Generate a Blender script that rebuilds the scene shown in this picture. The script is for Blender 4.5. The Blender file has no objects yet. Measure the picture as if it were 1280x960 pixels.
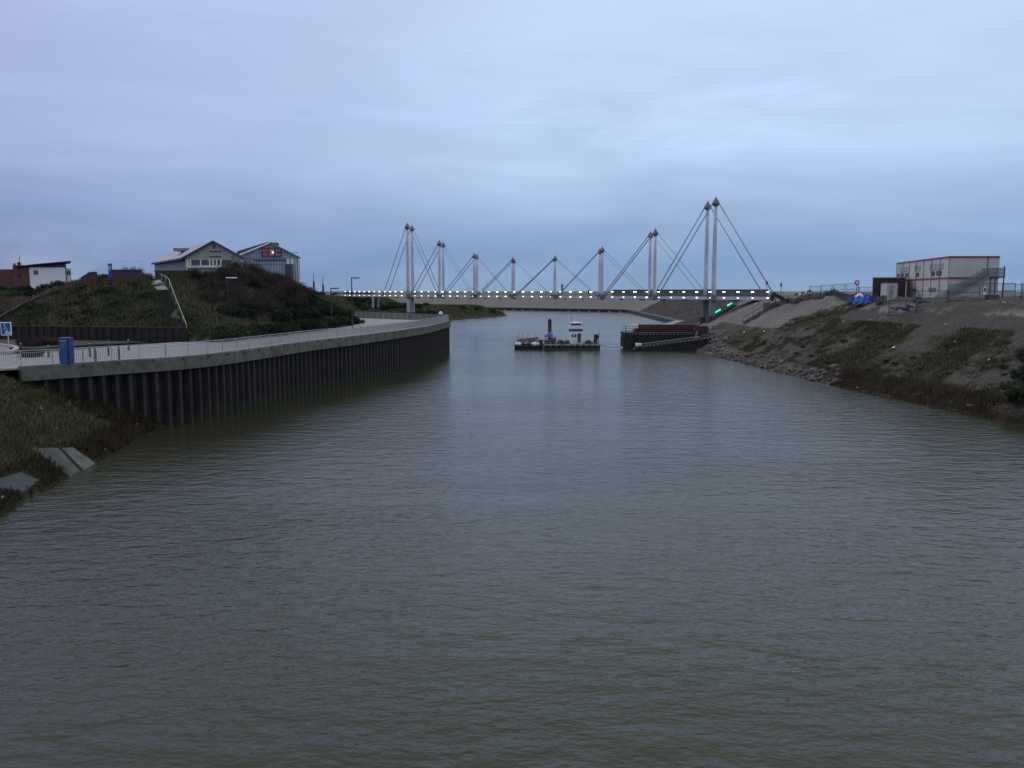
import bpy, math, random
import numpy as np
from math import radians as R
from mathutils import Vector, Matrix

# ------------------------------------------------------------------ camera
F, CX, CY = 1040.0, 640.0, 480.0
PITCH = math.atan2(116.0, F)
EYE = 10.5
col = bpy.context.scene.collection
sc = bpy.context.scene
cam = bpy.data.cameras.new('camera'); cam.sensor_width = 36; cam.lens = F/1280*36
cam.clip_start = 0.1; cam.clip_end = 12000
co = bpy.data.objects.new('camera', cam); col.objects.link(co)
co.location = (0, 0, EYE); co.rotation_euler = (math.pi/2-PITCH, 0, 0)
sc.camera = co
# ------------------------------------------------------------------ world
SKY_STRENGTH = 0.10
SKY_GAIN = 10.0
world = bpy.data.worlds.new('World'); sc.world = world; world.use_nodes = True
def build_world():
    nt = world.node_tree; nt.nodes.clear(); N = nt.nodes; L = nt.links
    out = N.new('ShaderNodeOutputWorld'); bg = N.new('ShaderNodeBackground')
    bg.inputs['Strength'].default_value = SKY_STRENGTH
    L.new(bg.outputs[0], out.inputs['Surface'])
    sky = N.new('ShaderNodeTexSky'); sky.sky_type = 'NISHITA'; sky.sun_disc = False
    sky.sun_elevation = R(9); sky.sun_rotation = R(-60)
    tc = N.new('ShaderNodeTexCoord'); sep = N.new('ShaderNodeSeparateXYZ')
    L.new(tc.outputs['Generated'], sep.inputs[0])
    # elevation ramp of the cloud deck
    ramp = N.new('ShaderNodeValToRGB'); e = ramp.color_ramp.elements
    e[0].position = 0.0; e[0].color = (0.245, 0.37, 0.57, 1)
    e[1].position = 1.0; e[1].color = (0.74, 0.77, 0.78, 1)
    for p, c in ((0.03, (0.215, 0.345, 0.56)), (0.075, (0.30, 0.43, 0.66)), (0.155, (0.48, 0.62, 0.86)), (0.32, (0.56, 0.68, 0.94)), (0.5, (0.61, 0.67, 0.75))):
        k = e.new(p); k.color = (*c, 1)
    # big soft banks tilt the ramp a little
    m1 = N.new('ShaderNodeMapping'); m1.inputs['Scale'].default_value = (2.2, 2.2, 9.0); m1.inputs['Rotation'].default_value = (0, R(9), 0)
    n1 = N.new('ShaderNodeTexNoise'); n1.inputs['Scale'].default_value = 1.3; n1.inputs['Detail'].default_value = 7; n1.inputs['Roughness'].default_value = 0.52
    n1.inputs['Distortion'].default_value = 0.5
    L.new(tc.outputs['Generated'], m1.inputs[0]); L.new(m1.outputs[0], n1.inputs['Vector'])
    a1 = N.new('ShaderNodeMath'); a1.operation = 'MULTIPLY_ADD'; a1.inputs[1].default_value = 0.10; a1.inputs[2].default_value = -0.05
    L.new(n1.outputs['Fac'], a1.inputs[0])
    a2 = N.new('ShaderNodeMath'); a2.operation = 'ADD'; L.new(sep.outputs['Z'], a2.inputs[0]); L.new(a1.outputs[0], a2.inputs[1])
    L.new(a2.outputs[0], ramp.inputs[0])
    # soft brightness streaks
    m2 = N.new('ShaderNodeMapping'); m2.inputs['Scale'].default_value = (1.5, 1.5, 8.0); m2.inputs['Rotation'].default_value = (0, R(14), 0); m2.inputs['Location'].default_value = (3.1, 0.4, 0.2)
    n2 = N.new('ShaderNodeTexNoise'); n2.inputs['Scale'].default_value = 2.4; n2.inputs['Detail'].default_value = 8; n2.inputs['Roughness'].default_value = 0.5
    n2.inputs['Distortion'].default_value = 0.8
    L.new(tc.outputs['Generated'], m2.inputs[0]); L.new(m2.outputs[0], n2.inputs['Vector'])
    mr = N.new('ShaderNodeMapRange'); mr.inputs[1].default_value = 0.3; mr.inputs[2].default_value = 0.72; mr.inputs[3].default_value = 0.94; mr.inputs[4].default_value = 1.07
    L.new(n2.outputs['Fac'], mr.inputs[0])
    mul = N.new('ShaderNodeVectorMath'); mul.operation = 'SCALE'
    L.new(ramp.outputs[0], mul.inputs[0]); L.new(mr.outputs[0], mul.inputs['Scale'])
    # brighter broken cloud patch towards the north east
    def msub(o_, c_, w_):
        a_ = N.new('ShaderNodeMath'); a_.operation = 'SUBTRACT'; L.new(o_, a_.inputs[0]); a_.inputs[1].default_value = c_
        b_ = N.new('ShaderNodeMath'); b_.operation = 'DIVIDE'; L.new(a_.outputs[0], b_.inputs[0]); b_.inputs[1].default_value = w_
        c2 = N.new('ShaderNodeMath'); c2.operation = 'POWER'; c2.inputs[1].default_value = 2; d2 = N.new('ShaderNodeMath'); d2.operation = 'ABSOLUTE'
        L.new(b_.outputs[0], d2.inputs[0]); L.new(d2.outputs[0], c2.inputs[0]); return c2.outputs[0]
    sx_ = msub(sep.outputs['X'], .20, .30); sz_ = msub(sep.outputs['Z'], .19, .06)
    ss = N.new('ShaderNodeMath'); ss.operation = 'ADD'; L.new(sx_, ss.inputs[0]); L.new(sz_, ss.inputs[1])
    sr = N.new('ShaderNodeMapRange'); sr.interpolation_type = 'SMOOTHSTEP'; sr.inputs[1].default_value = 1.3; sr.inputs[2].default_value = 0.0; L.new(ss.outputs[0], sr.inputs[0])
    mp4 = N.new('ShaderNodeMapping'); mp4.inputs['Scale'].default_value = (2, 2, 9); mp4.inputs['Rotation'].default_value = (0, R(-22), 0)
    n4 = N.new('ShaderNodeTexNoise'); n4.inputs['Scale'].default_value = 3.0; n4.inputs['Detail'].default_value = 9; n4.inputs['Roughness'].default_value = .58; n4.inputs['Distortion'].default_value = 1.0
    L.new(tc.outputs['Generated'], mp4.inputs[0]); L.new(mp4.outputs[0], n4.inputs['Vector'])
    r4 = N.new('ShaderNodeMapRange'); r4.inputs[1].default_value = .42; r4.inputs[2].default_value = .66; r4.inputs[3].default_value = -.02; r4.inputs[4].default_value = .09; L.new(n4.outputs['Fac'], r4.inputs[0])
    pm = N.new('ShaderNodeMath'); pm.operation = 'MULTIPLY'; L.new(sr.outputs[0], pm.inputs[0]); L.new(r4.outputs[0], pm.inputs[1])
    pa = N.new('ShaderNodeMath'); pa.operation = 'ADD'; pa.inputs[1].default_value = 1; L.new(pm.outputs[0], pa.inputs[0])
    mul2 = N.new('ShaderNodeVectorMath'); mul2.operation = 'SCALE'; L.new(mul.outputs[0], mul2.inputs[0]); L.new(pa.outputs[0], mul2.inputs['Scale']); mul = mul2
    # lavender cast towards the west (left)
    tint = N.new('ShaderNodeMix'); tint.data_type = 'RGBA'; tint.blend_type = 'MULTIPLY'
    mt = N.new('ShaderNodeMapRange'); mt.inputs[1].default_value = 0.02; mt.inputs[2].default_value = -0.5; mt.inputs[3].default_value = 0.0; mt.inputs[4].default_value = 1.0
    L.new(sep.outputs['X'], mt.inputs[0]); L.new(mt.outputs[0], tint.inputs['Factor'])
    L.new(mul.outputs[0], tint.inputs[6]); tint.inputs[7].default_value = (0.76, 0.71, 0.80, 1)
    # puffs low on the horizon
    m3 = N.new('ShaderNodeMapping'); m3.inputs['Scale'].default_value = (1, 1, 2.2); m3.inputs['Location'].default_value = (0.7, 0.1, 0.35)
    n3 = N.new('ShaderNodeTexNoise'); n3.inputs['Scale'].default_value = 7; n3.inputs['Detail'].default_value = 6; n3.inputs['Roughness'].default_value = 0.55
    L.new(tc.outputs['Generated'], m3.inputs[0]); L.new(m3.outputs[0], n3.inputs['Vector'])
    r3 = N.new('ShaderNodeMapRange'); r3.inputs[1].default_value = 0.50; r3.inputs[2].default_value = 0.68; r3.inputs[4].default_value = 0.35
    L.new(n3.outputs['Fac'], r3.inputs[0])
    z3 = N.new('ShaderNodeMapRange'); z3.inputs[1].default_value = 0.085; z3.inputs[2].default_value = 0.02
    L.new(sep.outputs['Z'], z3.inputs[0])
    x3 = N.new('ShaderNodeMapRange'); x3.inputs[1].default_value = 0.1; x3.inputs[2].default_value = -0.15
    L.new(sep.outputs['X'], x3.inputs[0])
    q = N.new('ShaderNodeMath'); q.operation = 'MULTIPLY'; L.new(r3.outputs[0], q.inputs[0]); L.new(z3.outputs[0], q.inputs[1])
    q2 = N.new('ShaderNodeMath'); q2.operation = 'MULTIPLY'; L.new(q.outputs[0], q2.inputs[0]); L.new(x3.outputs[0], q2.inputs[1])
    puff = N.new('ShaderNodeMix'); puff.data_type = 'RGBA'
    L.new(q2.outputs[0], puff.inputs['Factor']); L.new(tint.outputs[2], puff.inputs[6]); puff.inputs[7].default_value = (0.47, 0.56, 0.78, 1)
    gain = N.new('ShaderNodeVectorMath'); gain.operation = 'SCALE'; gain.inputs['Scale'].default_value = SKY_GAIN
    L.new(puff.outputs[2], gain.inputs[0])
    mix = N.new('ShaderNodeMix'); mix.data_type = 'RGBA'; mix.inputs['Factor'].default_value = 0.97
    L.new(sky.outputs[0], mix.inputs[6]); L.new(gain.outputs[0], mix.inputs[7])
    L.new(mix.outputs[2], bg.inputs[0])
build_world()
sun = bpy.data.lights.new('sun', 'SUN'); sun.energy = 0.5; sun.angle = R(20); sun.color = (1, 0.97, 0.93)
so = bpy.data.objects.new('sun', sun); col.objects.link(so)
so.rotation_euler = Vector((0.75, -0.45, -0.62)).to_track_quat('-Z', 'Y').to_euler()
vs = sc.view_settings; vs.view_transform = 'Standard'; vs.look = 'None'; vs.gamma = 1; vs.use_curve_mapping = False
vs.exposure = 0.06
rnd = random.Random(7)

# ------------------------------------------------------------------ maths helpers
def ray(px, py):
    u, v = (px-CX)/F, (CY-py)/F
    s, c = math.sin(PITCH), math.cos(PITCH)
    return Vector((u, c+v*s, -s+v*c))
def P(px, py, D):                       # point of the picture at distance D north
    d = ray(px, py); return Vector((0, 0, EYE)) + d*(D/d.y)
def PZ(px, py, z):
    d = ray(px, py); return Vector((0, 0, EYE)) + d*((z-EYE)/d.z)
def hashn(ix, iy, s):
    h = (ix*374761393 + iy*668265263 + s*1442695041) & 0xffffffff
    h = ((h ^ (h >> 13))*1274126177) & 0xffffffff
    return ((h ^ (h >> 16)) & 0xffff)/65535.0
def vnoise(x, y, s=0):
    x = np.asarray(x, float); y = np.asarray(y, float)
    ix = np.floor(x).astype(np.int64); iy = np.floor(y).astype(np.int64)
    fx = x-ix; fy = y-iy; fx = fx*fx*(3-2*fx); fy = fy*fy*(3-2*fy)
    a = hashn(ix, iy, s); b = hashn(ix+1, iy, s); c = hashn(ix, iy+1, s); d = hashn(ix+1, iy+1, s)
    return (a*(1-fx)+b*fx)*(1-fy)+(c*(1-fx)+d*fx)*fy
def fbm(x, y, s=0, o=4):
    r = 0; a = .5
    for k in range(o):
        r = r+a*(vnoise(x*2**k, y*2**k, s+k)*2-1); a *= .5
    return r
def sdpoly(x, y, poly):                 # signed distance, negative inside
    x = np.asarray(x, float); y = np.asarray(y, float)
    d = np.full(x.shape, 1e18); inside = np.zeros(x.shape, bool); n = len(poly)
    for i in range(n):
        ax, ay = poly[i]; bx, by = poly[(i+1) % n]
        ex, ey = bx-ax, by-ay
        t = np.clip(((x-ax)*ex+(y-ay)*ey)/(ex*ex+ey*ey), 0, 1)
        d = np.minimum(d, (x-ax-t*ex)**2+(y-ay-t*ey)**2)
        if ay != by:
            c = (ay > y) != (by > y)
            inside ^= c & (x < (bx-ax)*(y-ay)/(by-ay)+ax)
    d = np.sqrt(d); return np.where(inside, -d, d)
def sstep(x, a, b):
    t = np.clip((x-a)/(b-a), 0, 1); return t*t*(3-2*t)

# ------------------------------------------------------------------ the lie of the land
QZ = 5.3
QUAY = [(-37.5, 52.0), (-33.3, 57.0), (-29.9, 61), (-24.9, 68), (-21.0, 86), (-17.6, 98), (-12.9, 120), (-10.9, 144)]
WATER = [(-21, -80), (-23.5, 30), (-24.3, 38), (-25.5, 48), (-26.6, 60), (-27.3, 66), (-27.2, 69), (-23.2, 86), (-19.6, 98.5), (-14.8, 120.5), (-12.8, 142),
         (-30, 168), (-26, 200), (-23, 250), (-24, 300), (-1, 362), (-8, 376), (-60, 392), (-160, 440),
         (-160, 540), (-9, 476), (58, 421), (52, 265), (40, 225), (31.5, 172), (32.6, 150), (34.6, 116), (36.5, 92), (38.7, 77), (40.2, 65), (43, 45), (52, -80)]
HILL = [(-140, 108), (-62, 92), (-48, 89.5), (-34, 86.5), (-30.2, 85), (-27.2, 98), (-25.2, 115), (-25.0, 132), (-31, 152), (-35, 175), (-150, 220)]
def height(x, y, rough=True):
    x = np.asarray(x, float); y = np.asarray(y, float)
    d = sdpoly(x, y, WATER)
    near_r = np.interp(d, [-8, -1, 0, 1.2, 14.5, 18, 26, 60], [-3, -.7, 0, .9, 8.5, 9.2, 9.5, 9.6])
    reve = np.interp(d, [-8, -.4, 0, 3.2, 19, 26, 60], [-3, -2, 1.0, 1.05, 8.9, 9.2, 9.3])
    near_l = np.interp(d, [-8, -1, 0, 1.2, 8.9, 12], [-3, -.6, 0, .8, 5.1, 5.15])
    quay = np.interp(d, [-8, -.2, 0, .6], [-3, -3, 0, 5.1])
    spit = np.interp(d, [-8, 0, 3, 12, 30], [-3, 0, 1.6, 4.2, 4.4])
    right = (x > 12)
    wr = sstep(y, 150, 172)
    zr = near_r*(1-wr)+reve*wr
    zr = np.where(y > 395, reve, zr)
    wl = sstep(y, 66, 69.5); ws = sstep(y, 148, 166)
    zl = near_l*(1-wl)+quay*wl; zl = zl*(1-ws)+spit*ws
    zl = np.where(y > 425, reve, zl)
    z = np.where(right | ((y > 425) & (x > -200)), zr, zl)
    dh = -sdpoly(x, y, HILL)
    hill = np.interp(dh, [0, .5, 12, 15, 18], [0, 1.2, 6.4, 6.9, 7.0])
    # the mound sinks towards its east end
    hill *= 1-.30*sstep(x, -36, -26)
    hill *= 1-.27*sstep(-x, 50, 62)*sstep(dh, 4, 12)
    z = z+np.where(dh > 0, hill, 0)
    # embankment of the bridge's west end
    z = z+np.where(dh <= 0, 4.3*sstep(-x-46, 0, 14)*sstep(y, 190, 240), 0)*(y < 430)
    if rough:
        paved = ((dh < .1) & (x < 0) & (y > 50) & (y < 175) & (d > 1)).astype(float)
        am = np.clip(d/3, 0, 1)*(1-paved)
        z = z+am*(.5*fbm(x*.22, y*.22, 3)+.28*fbm(x*.9, y*.9, 9))*np.where(y > 172, .4, 1)
        # rain gullies down the right bank
        z = z+.30*fbm(y*.75+.15*x, d*.10, 71, 3)*(x > 12)*(y < 165)*np.clip(d/4, 0, 1)*(1-sstep(d, 13, 17))
        # loose spoil heaps along the crest of the building site
        sp = sstep(x, 40, 47)*(1-sstep(x, 62, 75))*sstep(y, 84, 95)*(1-sstep(y, 135, 150))*sstep(d, 11, 14)*(1-sstep(d, 17, 21))
        z = z+sp*np.maximum(0, .35+1.1*fbm(x*.3, y*.3, 31, 3))
    return z
def H(x, y, rough=True):
    return float(height(np.array([x]), np.array([y]), rough)[0])
def hit(px, py, dmin=20, dmax=600):      # where a line of sight meets the ground
    d = ray(px, py); d = d/d.y
    ts = np.concatenate([np.arange(dmin, 220, .25), np.arange(220, dmax, 2)])
    z = EYE+d.z*ts; h = height(d.x*ts, ts)
    k = np.nonzero(h >= z)[0]
    if len(k) == 0: return P(px, py, dmax)
    t = ts[k[0]]; return Vector((d.x*t, t, EYE+d.z*t))

# ------------------------------------------------------------------ object helpers
def tag(o, label=None, cat=None, group=None, kind=None):
    if label: o['label'] = label
    if cat: o['category'] = cat
    if group: o['group'] = group
    if kind: o['kind'] = kind
    return o
def thing(name, label, cat, loc=(0, 0, 0), rz=0, group=None):
    o = bpy.data.objects.new(name, None); col.objects.link(o)
    o.empty_display_size = .3
    o.location = loc; o.rotation_euler = (0, 0, rz)
    return tag(o, label, cat, group)
def copy_tree(o, parent=None):
    c = o.copy(); col.objects.link(c); c.parent = parent
    for ch in [k for k in bpy.data.objects if k.parent == o]:
        copy_tree(ch, c)
    return c
class MB:
    def __init__(s): s.v = []; s.f = []
    def add(s, vs, fs):
        b = len(s.v); s.v += [tuple(v) for v in vs]; s.f += [tuple(i+b for i in f) for f in fs]; return s
    def box(s, c, size, rz=0, bevel=0):
        x, y, z = size[0]/2, size[1]/2, size[2]/2; cs, sn = math.cos(rz), math.sin(rz)
        vs = []
        for dz in (-z, z):
            for dx, dy in ((-x, -y), (x, -y), (x, y), (-x, y)):
                vs.append((c[0]+dx*cs-dy*sn, c[1]+dx*sn+dy*cs, c[2]+dz))
        return s.add(vs, [(3, 2, 1, 0), (4, 5, 6, 7), (0, 1, 5, 4), (1, 2, 6, 5), (2, 3, 7, 6), (3, 0, 4, 7)])
    def beam(s, p, q, w, h=None):
        h = h or w; p = Vector(p); q = Vector(q); d = (q-p).normalized()
        up = Vector((0, 0, 1)) if abs(d.z) < .95 else Vector((0, 1, 0))
        r = d.cross(up).normalized()*(w/2); u = r.cross(d).normalized()*(h/2)
        vs = [p-r-u, p+r-u, p+r+u, p-r+u, q-r-u, q+r-u, q+r+u, q-r+u]
        return s.add(vs, [(0, 1, 2, 3), (7, 6, 5, 4), (4, 5, 1, 0), (5, 6, 2, 1), (6, 7, 3, 2), (7, 4, 0, 3)])
    def cyl(s, p, q, r0, r1=None, n=10, rings=None):
        r1 = r0 if r1 is None else r1; p = Vector(p); q = Vector(q); d = (q-p).normalized()
        a = d.cross(Vector((0, 0, 1)) if abs(d.z) < .95 else Vector((0, 1, 0))).normalized(); b = d.cross(a)
        rings = rings or [(0, r0), (1, r1)]; vs = []; fs = []
        for t, r in rings:
            for i in range(n):
                g = 2*math.pi*i/n; vs.append(p.lerp(q, t)+a*(r*math.cos(g))+b*(r*math.sin(g)))
        for k in range(len(rings)-1):
            for i in range(n):
                j = (i+1) % n; fs.append((k*n+i, k*n+j, k*n+n+j, k*n+n+i))
        fs.append(tuple(range(n-1, -1, -1))); m = (len(rings)-1)*n; fs.append(tuple(range(m, m+n)))
        return s.add(vs, fs)
    def prism(s, pts, z0, z1):          # plan outline extruded in z (z may be lists)
        n = len(pts); a = z0 if hasattr(z0, '__len__') else [z0]*n; b = z1 if hasattr(z1, '__len__') else [z1]*n
        vs = [(p[0], p[1], a[i]) for i, p in enumerate(pts)]+[(p[0], p[1], b[i]) for i, p in enumerate(pts)]
        return s.add(vs, [tuple(range(n-1, -1, -1)), tuple(range(n, 2*n))]+[(i, (i+1) % n, n+(i+1) % n, n+i) for i in range(n)])
    def poly(s, pts, thick):            # a planar outline in space given thickness vector
        n = len(pts); t = Vector(thick); vs = [Vector(p) for p in pts]+[Vector(p)+t for p in pts]
        return s.add(vs, [tuple(range(n-1, -1, -1)), tuple(range(n, 2*n))]+[(i, (i+1) % n, n+(i+1) % n, n+i) for i in range(n)])
    def ribbon(s, a, b):                # strip between two polylines
        n = len(a); return s.add([*a, *b], [(i, i+1, n+i+1, n+i) for i in range(n-1)])
    def build(s, name, m, parent=None, smooth=False, world=False, bevel=0):
        off = Vector(parent.location) if (parent is not None and world) else Vector((0, 0, 0))
        me = bpy.data.meshes.new(name)
        me.from_pydata([tuple(Vector(v)-off) for v in s.v], [], s.f); me.update()
        import bmesh
        bm = bmesh.new(); bm.from_mesh(me); bmesh.ops.recalc_face_normals(bm, faces=bm.faces); bm.to_mesh(me); bm.free()
        if smooth:
            for p in me.polygons: p.use_smooth = True
        me.materials.append(m)
        o = bpy.data.objects.new(name, me); col.objects.link(o)
        if parent is not None: o.parent = parent
        if bevel:
            b = o.modifiers.new('bevel', 'BEVEL'); b.width = bevel; b.segments = 2; b.limit_method = 'ANGLE'
        return o
def npmesh(name, verts, faces, mats, nper, attr=None, smooth=False, mi=None):
    me = bpy.data.meshes.new(name); nv, nf = len(verts), len(faces)
    me.vertices.add(nv); me.vertices.foreach_set('co', np.asarray(verts, np.float32).ravel())
    me.loops.add(nf*nper); me.polygons.add(nf)
    me.loops.foreach_set('vertex_index', np.asarray(faces, np.int32).ravel())
    me.polygons.foreach_set('loop_start', np.arange(0, nf*nper, nper, dtype=np.int32))
    if smooth: me.polygons.foreach_set('use_smooth', np.ones(nf, bool))
    for m in mats: me.materials.append(m)
    if mi is not None: me.polygons.foreach_set('material_index', np.asarray(mi, np.int32))
    me.update(calc_edges=True)
    if attr is not None:
        for k, a in attr.items():
            at = me.color_attributes.new(k, 'FLOAT_COLOR', 'POINT')
            at.data.foreach_set('color', np.asarray(a, np.float32).ravel())
    me.validate()
    return me
def link(name, me, parent=None):
    o = bpy.data.objects.new(name, me); col.objects.link(o)
    if parent is not None: o.parent = parent
    return o

# ------------------------------------------------------------------ materials
def newmat(name):
    m = bpy.data.materials.new(name); m.use_nodes = True
    return m, m.node_tree.nodes, m.node_tree.links, m.node_tree.nodes['Principled BSDF']
def mat(name, c, rough=.7, metal=0, var=.25, scale=3.0, bump=0.0, stain=None, coord='Object', spec=.4, stretch=(1, 1, 1)):
    m, N, L, b = newmat(name)
    b.inputs['Roughness'].default_value = rough; b.inputs['Metallic'].default_value = metal
    b.inputs['Specular IOR Level'].default_value = spec
    tc = N.new('ShaderNodeTexCoord'); mp = N.new('ShaderNodeMapping'); mp.inputs['Scale'].default_value = stretch
    L.new(tc.outputs[coord], mp.inputs[0])
    n = N.new('ShaderNodeTexNoise'); n.inputs['Scale'].default_value = scale; n.inputs['Detail'].default_value = 8; n.inputs['Roughness'].default_value = .65
    L.new(mp.outputs[0], n.inputs['Vector'])
    r = N.new('ShaderNodeMapRange'); r.inputs[1].default_value = .3; r.inputs[2].default_value = .7
    r.inputs[3].default_value = 1-var; r.inputs[4].default_value = 1+var
    L.new(n.outputs['Fac'], r.inputs[0])
    v = N.new('ShaderNodeVectorMath'); v.operation = 'SCALE'; v.inputs[0].default_value = c[:3]; L.new(r.outputs[0], v.inputs['Scale'])
    src = v.outputs[0]
    if stain:
        n2 = N.new('ShaderNodeTexNoise'); n2.inputs['Scale'].default_value = scale*.35; n2.inputs['Detail'].default_value = 6
        L.new(mp.outputs[0], n2.inputs['Vector'])
        r2 = N.new('ShaderNodeMapRange'); r2.inputs[1].default_value = .48; r2.inputs[2].default_value = .66; r2.inputs[4].default_value = .85
        L.new(n2.outputs['Fac'], r2.inputs[0])
        mx = N.new('ShaderNodeMix'); mx.data_type = 'RGBA'; L.new(r2.outputs[0], mx.inputs['Factor']); L.new(src, mx.inputs[6]); mx.inputs[7].default_value = (*stain, 1)
        src = mx.outputs[2]
    L.new(src, b.inputs['Base Color'])
    if bump:
        bp = N.new('ShaderNodeBump'); bp.inputs['Strength'].default_value = bump; bp.inputs['Distance'].default_value = .05
        L.new(n.outputs['Fac'], bp.inputs['Height']); L.new(bp.outputs[0], b.inputs['Normal'])
    return m
def emit(name, c, s):
    m, N, L, b = newmat(name); b.inputs['Base Color'].default_value = (*c, 1)
    b.inputs['Emission Color'].default_value = (*c, 1); b.inputs['Emission Strength'].default_value = s; return m
def leafmat(name, cs, scale=.8):
    m, N, L, b = newmat(name); b.inputs['Roughness'].default_value = .8; b.inputs['Specular IOR Level'].default_value = .15
    tc = N.new('ShaderNodeTexCoord'); n = N.new('ShaderNodeTexNoise'); n.inputs['Scale'].default_value = scale; n.inputs['Detail'].default_value = 5
    geo = N.new('ShaderNodeNewGeometry'); L.new(geo.outputs['Position'], n.inputs['Vector'])
    oi = N.new('ShaderNodeObjectInfo')
    ad = N.new('ShaderNodeMath'); ad.operation = 'MULTIPLY_ADD'; ad.inputs[1].default_value = .35; L.new(oi.outputs['Random'], ad.inputs[0])
    rp = N.new('ShaderNodeMath'); rp.operation = 'MULTIPLY_ADD'; rp.inputs[1].default_value = .35; L.new(geo.outputs['Random Per Island'], rp.inputs[0]); L.new(n.outputs['Fac'], rp.inputs[2])
    L.new(rp.outputs[0], ad.inputs[2])
    cr = N.new('ShaderNodeValToRGB'); e = cr.color_ramp.elements
    e[0].position = .5; e[0].color = (*cs[0], 1); e[1].position = 1.05 if False else 1.0; e[1].color = (*cs[-1], 1)
    for i, c in enumerate(cs[1:-1]):
        k = e.new(.5+.5*(i+1)/(len(cs)-1)); k.color = (*c, 1)
    L.new(ad.outputs[0], cr.inputs[0]); L.new(cr.outputs[0], b.inputs['Base Color']); return m
M = {}
M['concrete'] = mat('concrete', (.15, .15, .135), .9, var=.3, scale=2.2, bump=.35, stain=(.085, .085, .068))
M['pale_conc'] = mat('pale_concrete', (.30, .31, .33), .85, var=.2, scale=1.1, bump=.3, stain=(.2, .2, .2))
M['slab'] = mat('weathered_slab', (.085, .09, .09), .9, var=.5, scale=1.3, bump=.8, stain=(.045, .05, .035))
M['dark_conc'] = mat('dark_concrete', (.065, .07, .08), .8, var=.3, scale=1.5, bump=.2)
M['paving'] = mat('paving', (.33, .32, .33), .8, var=.12, scale=.6, bump=.1)
M['asphalt'] = mat('asphalt', (.14, .15, .18), .55, var=.2, scale=.5)
M['kerb'] = mat('kerb_stone', (.45, .38, .34), .8, var=.2, scale=1)
M['piles'] = mat('rusty_sheet_piles', (.019, .016, .018), .75, var=.5, scale=.9, bump=.3, stain=(.030, .020, .017), stretch=(1, 1, .25))
M['pile_edge'] = mat('lit_pile_face', (.036, .029, .029), .75, var=.4, scale=.9, bump=.3, stain=(.022, .018, .018), stretch=(1, 1, .2))  # light caught by the outer flanges put into the colour; recesses kept darker
M['rail_grey'] = mat('galvanised_rail', (.46, .47, .48), .45, .3, var=.12)
M['bridge'] = mat('bridge_paint', (.50, .52, .55), .5, var=.1, scale=1, stain=(.40, .42, .45))
M['mast'] = mat('mast_paint', (.52, .55, .60), .45, var=.1, scale=.6, stain=(.44, .47, .52))
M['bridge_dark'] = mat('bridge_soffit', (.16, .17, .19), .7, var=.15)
M['pier'] = mat('pier_concrete', (.17, .21, .25), .8, var=.15, scale=.7)
M['cable'] = mat('cable_sheath', (.33, .36, .41), .5, var=.1)
M['cap'] = mat('mast_head_steel', (.13, .145, .17), .5, .3, var=.15)
M['far_bank'] = mat('dark_bank_panel', (.115, .12, .11), .6, var=.2)
M['lamp'] = emit('lamp_glow', (1, .97, .82), 9.0)
M['teal'] = emit('teal_glow', (.02, .75, .55), 2.2)
M['black'] = mat('black_steel', (.016, .018, .024), .5, var=.4, scale=2)
M['hull'] = mat('hull_black', (.010, .012, .015), .7, var=.5, scale=1.5, stain=(.02, .02, .017))
M['hull_low'] = mat('hull_green_black', (.030, .042, .038), .6, var=.4, scale=1.5)
M['white'] = mat('white_paint', (.80, .80, .80), .5, var=.05, scale=1.2)
M['rubbing'] = mat('pale_rubbing_strake', (.34, .37, .38), .6, var=.4, scale=2.5, stain=(.12, .1, .08))
M['blue'] = mat('blue_paint', (.03, .075, .24), .5, var=.2)
M['blue_tarp'] = mat('blue_tarpaulin', (.045, .13, .48), .45, var=.25, scale=2)
M['red'] = mat('dull_red_paint', (.095, .026, .028), .6, var=.35, scale=1.5)
M['redbrown'] = mat('red_brown_boards', (.040, .020, .023), .7, var=.35, scale=1.5)
M['brick'] = mat('red_brick', (.135, .050, .047), .85, var=.3, scale=3, bump=.2)
M['brick_dark'] = mat('dark_brick', (.066, .045, .042), .85, var=.3, scale=3, bump=.2)
M['glass'] = mat('dark_glass', (.03, .04, .05), .12, var=.1, spec=.8)
M['roof_dark'] = mat('dark_roof', (.030, .030, .036), .6, var=.2)
M['roof_zinc'] = mat('zinc_roof', (.28, .31, .36), .5, .1, var=.15, scale=.6)
M['clad_cream'] = mat('cream_cladding', (.50, .485, .45), .7, var=.12, scale=1)
M['clad_blue'] = mat('blue_grey_cladding', (.17, .21, .27), .6, var=.1, scale=1)
M['clad_dark'] = mat('blackish_cladding', (.05, .06, .075), .6, var=.15)
M['poly'] = mat('polycarbonate', (.33, .40, .48), .25, var=.12, scale=1, spec=.7)
M['redframe'] = mat('red_window_frame', (.22, .03, .05), .5)
M['pinkglass'] = mat('red_tinted_glass', (.27, .17, .24), .2, spec=.7)
M['wood'] = mat('weathered_planks', (.17, .12, .09), .85, var=.45, scale=3)
M['wall_rust'] = mat('rust_brown_retaining', (.026, .019, .021), .85, var=.4, scale=1.2, bump=.3)
M['cont'] = mat('container_white', (.50, .51, .51), .6, var=.07, scale=.8, stain=(.42, .43, .43))
M['cont_red'] = mat('container_red_trim', (.30, .05, .06), .6, var=.2)
M['shed'] = mat('brown_shed_cladding', (.052, .040, .036), .75, var=.2)
M['galv'] = mat('galvanised_steel', (.17, .19, .21), .5, .3, var=.15)
M['dgrey'] = mat('dark_grey_metal', (.045, .05, .06), .5, .2, var=.2)
M['net'] = mat('blue_black_netting', (.045, .055, .075), .8, var=.4)
M['rock'] = mat('riprap_rock', (.115, .105, .098), .9, var=.55, scale=2.2, bump=.8, coord='Object')
M['rock_dark'] = mat('wet_riprap_rock', (.06, .052, .05), .6, var=.5, scale=1.6, bump=.8)
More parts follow.
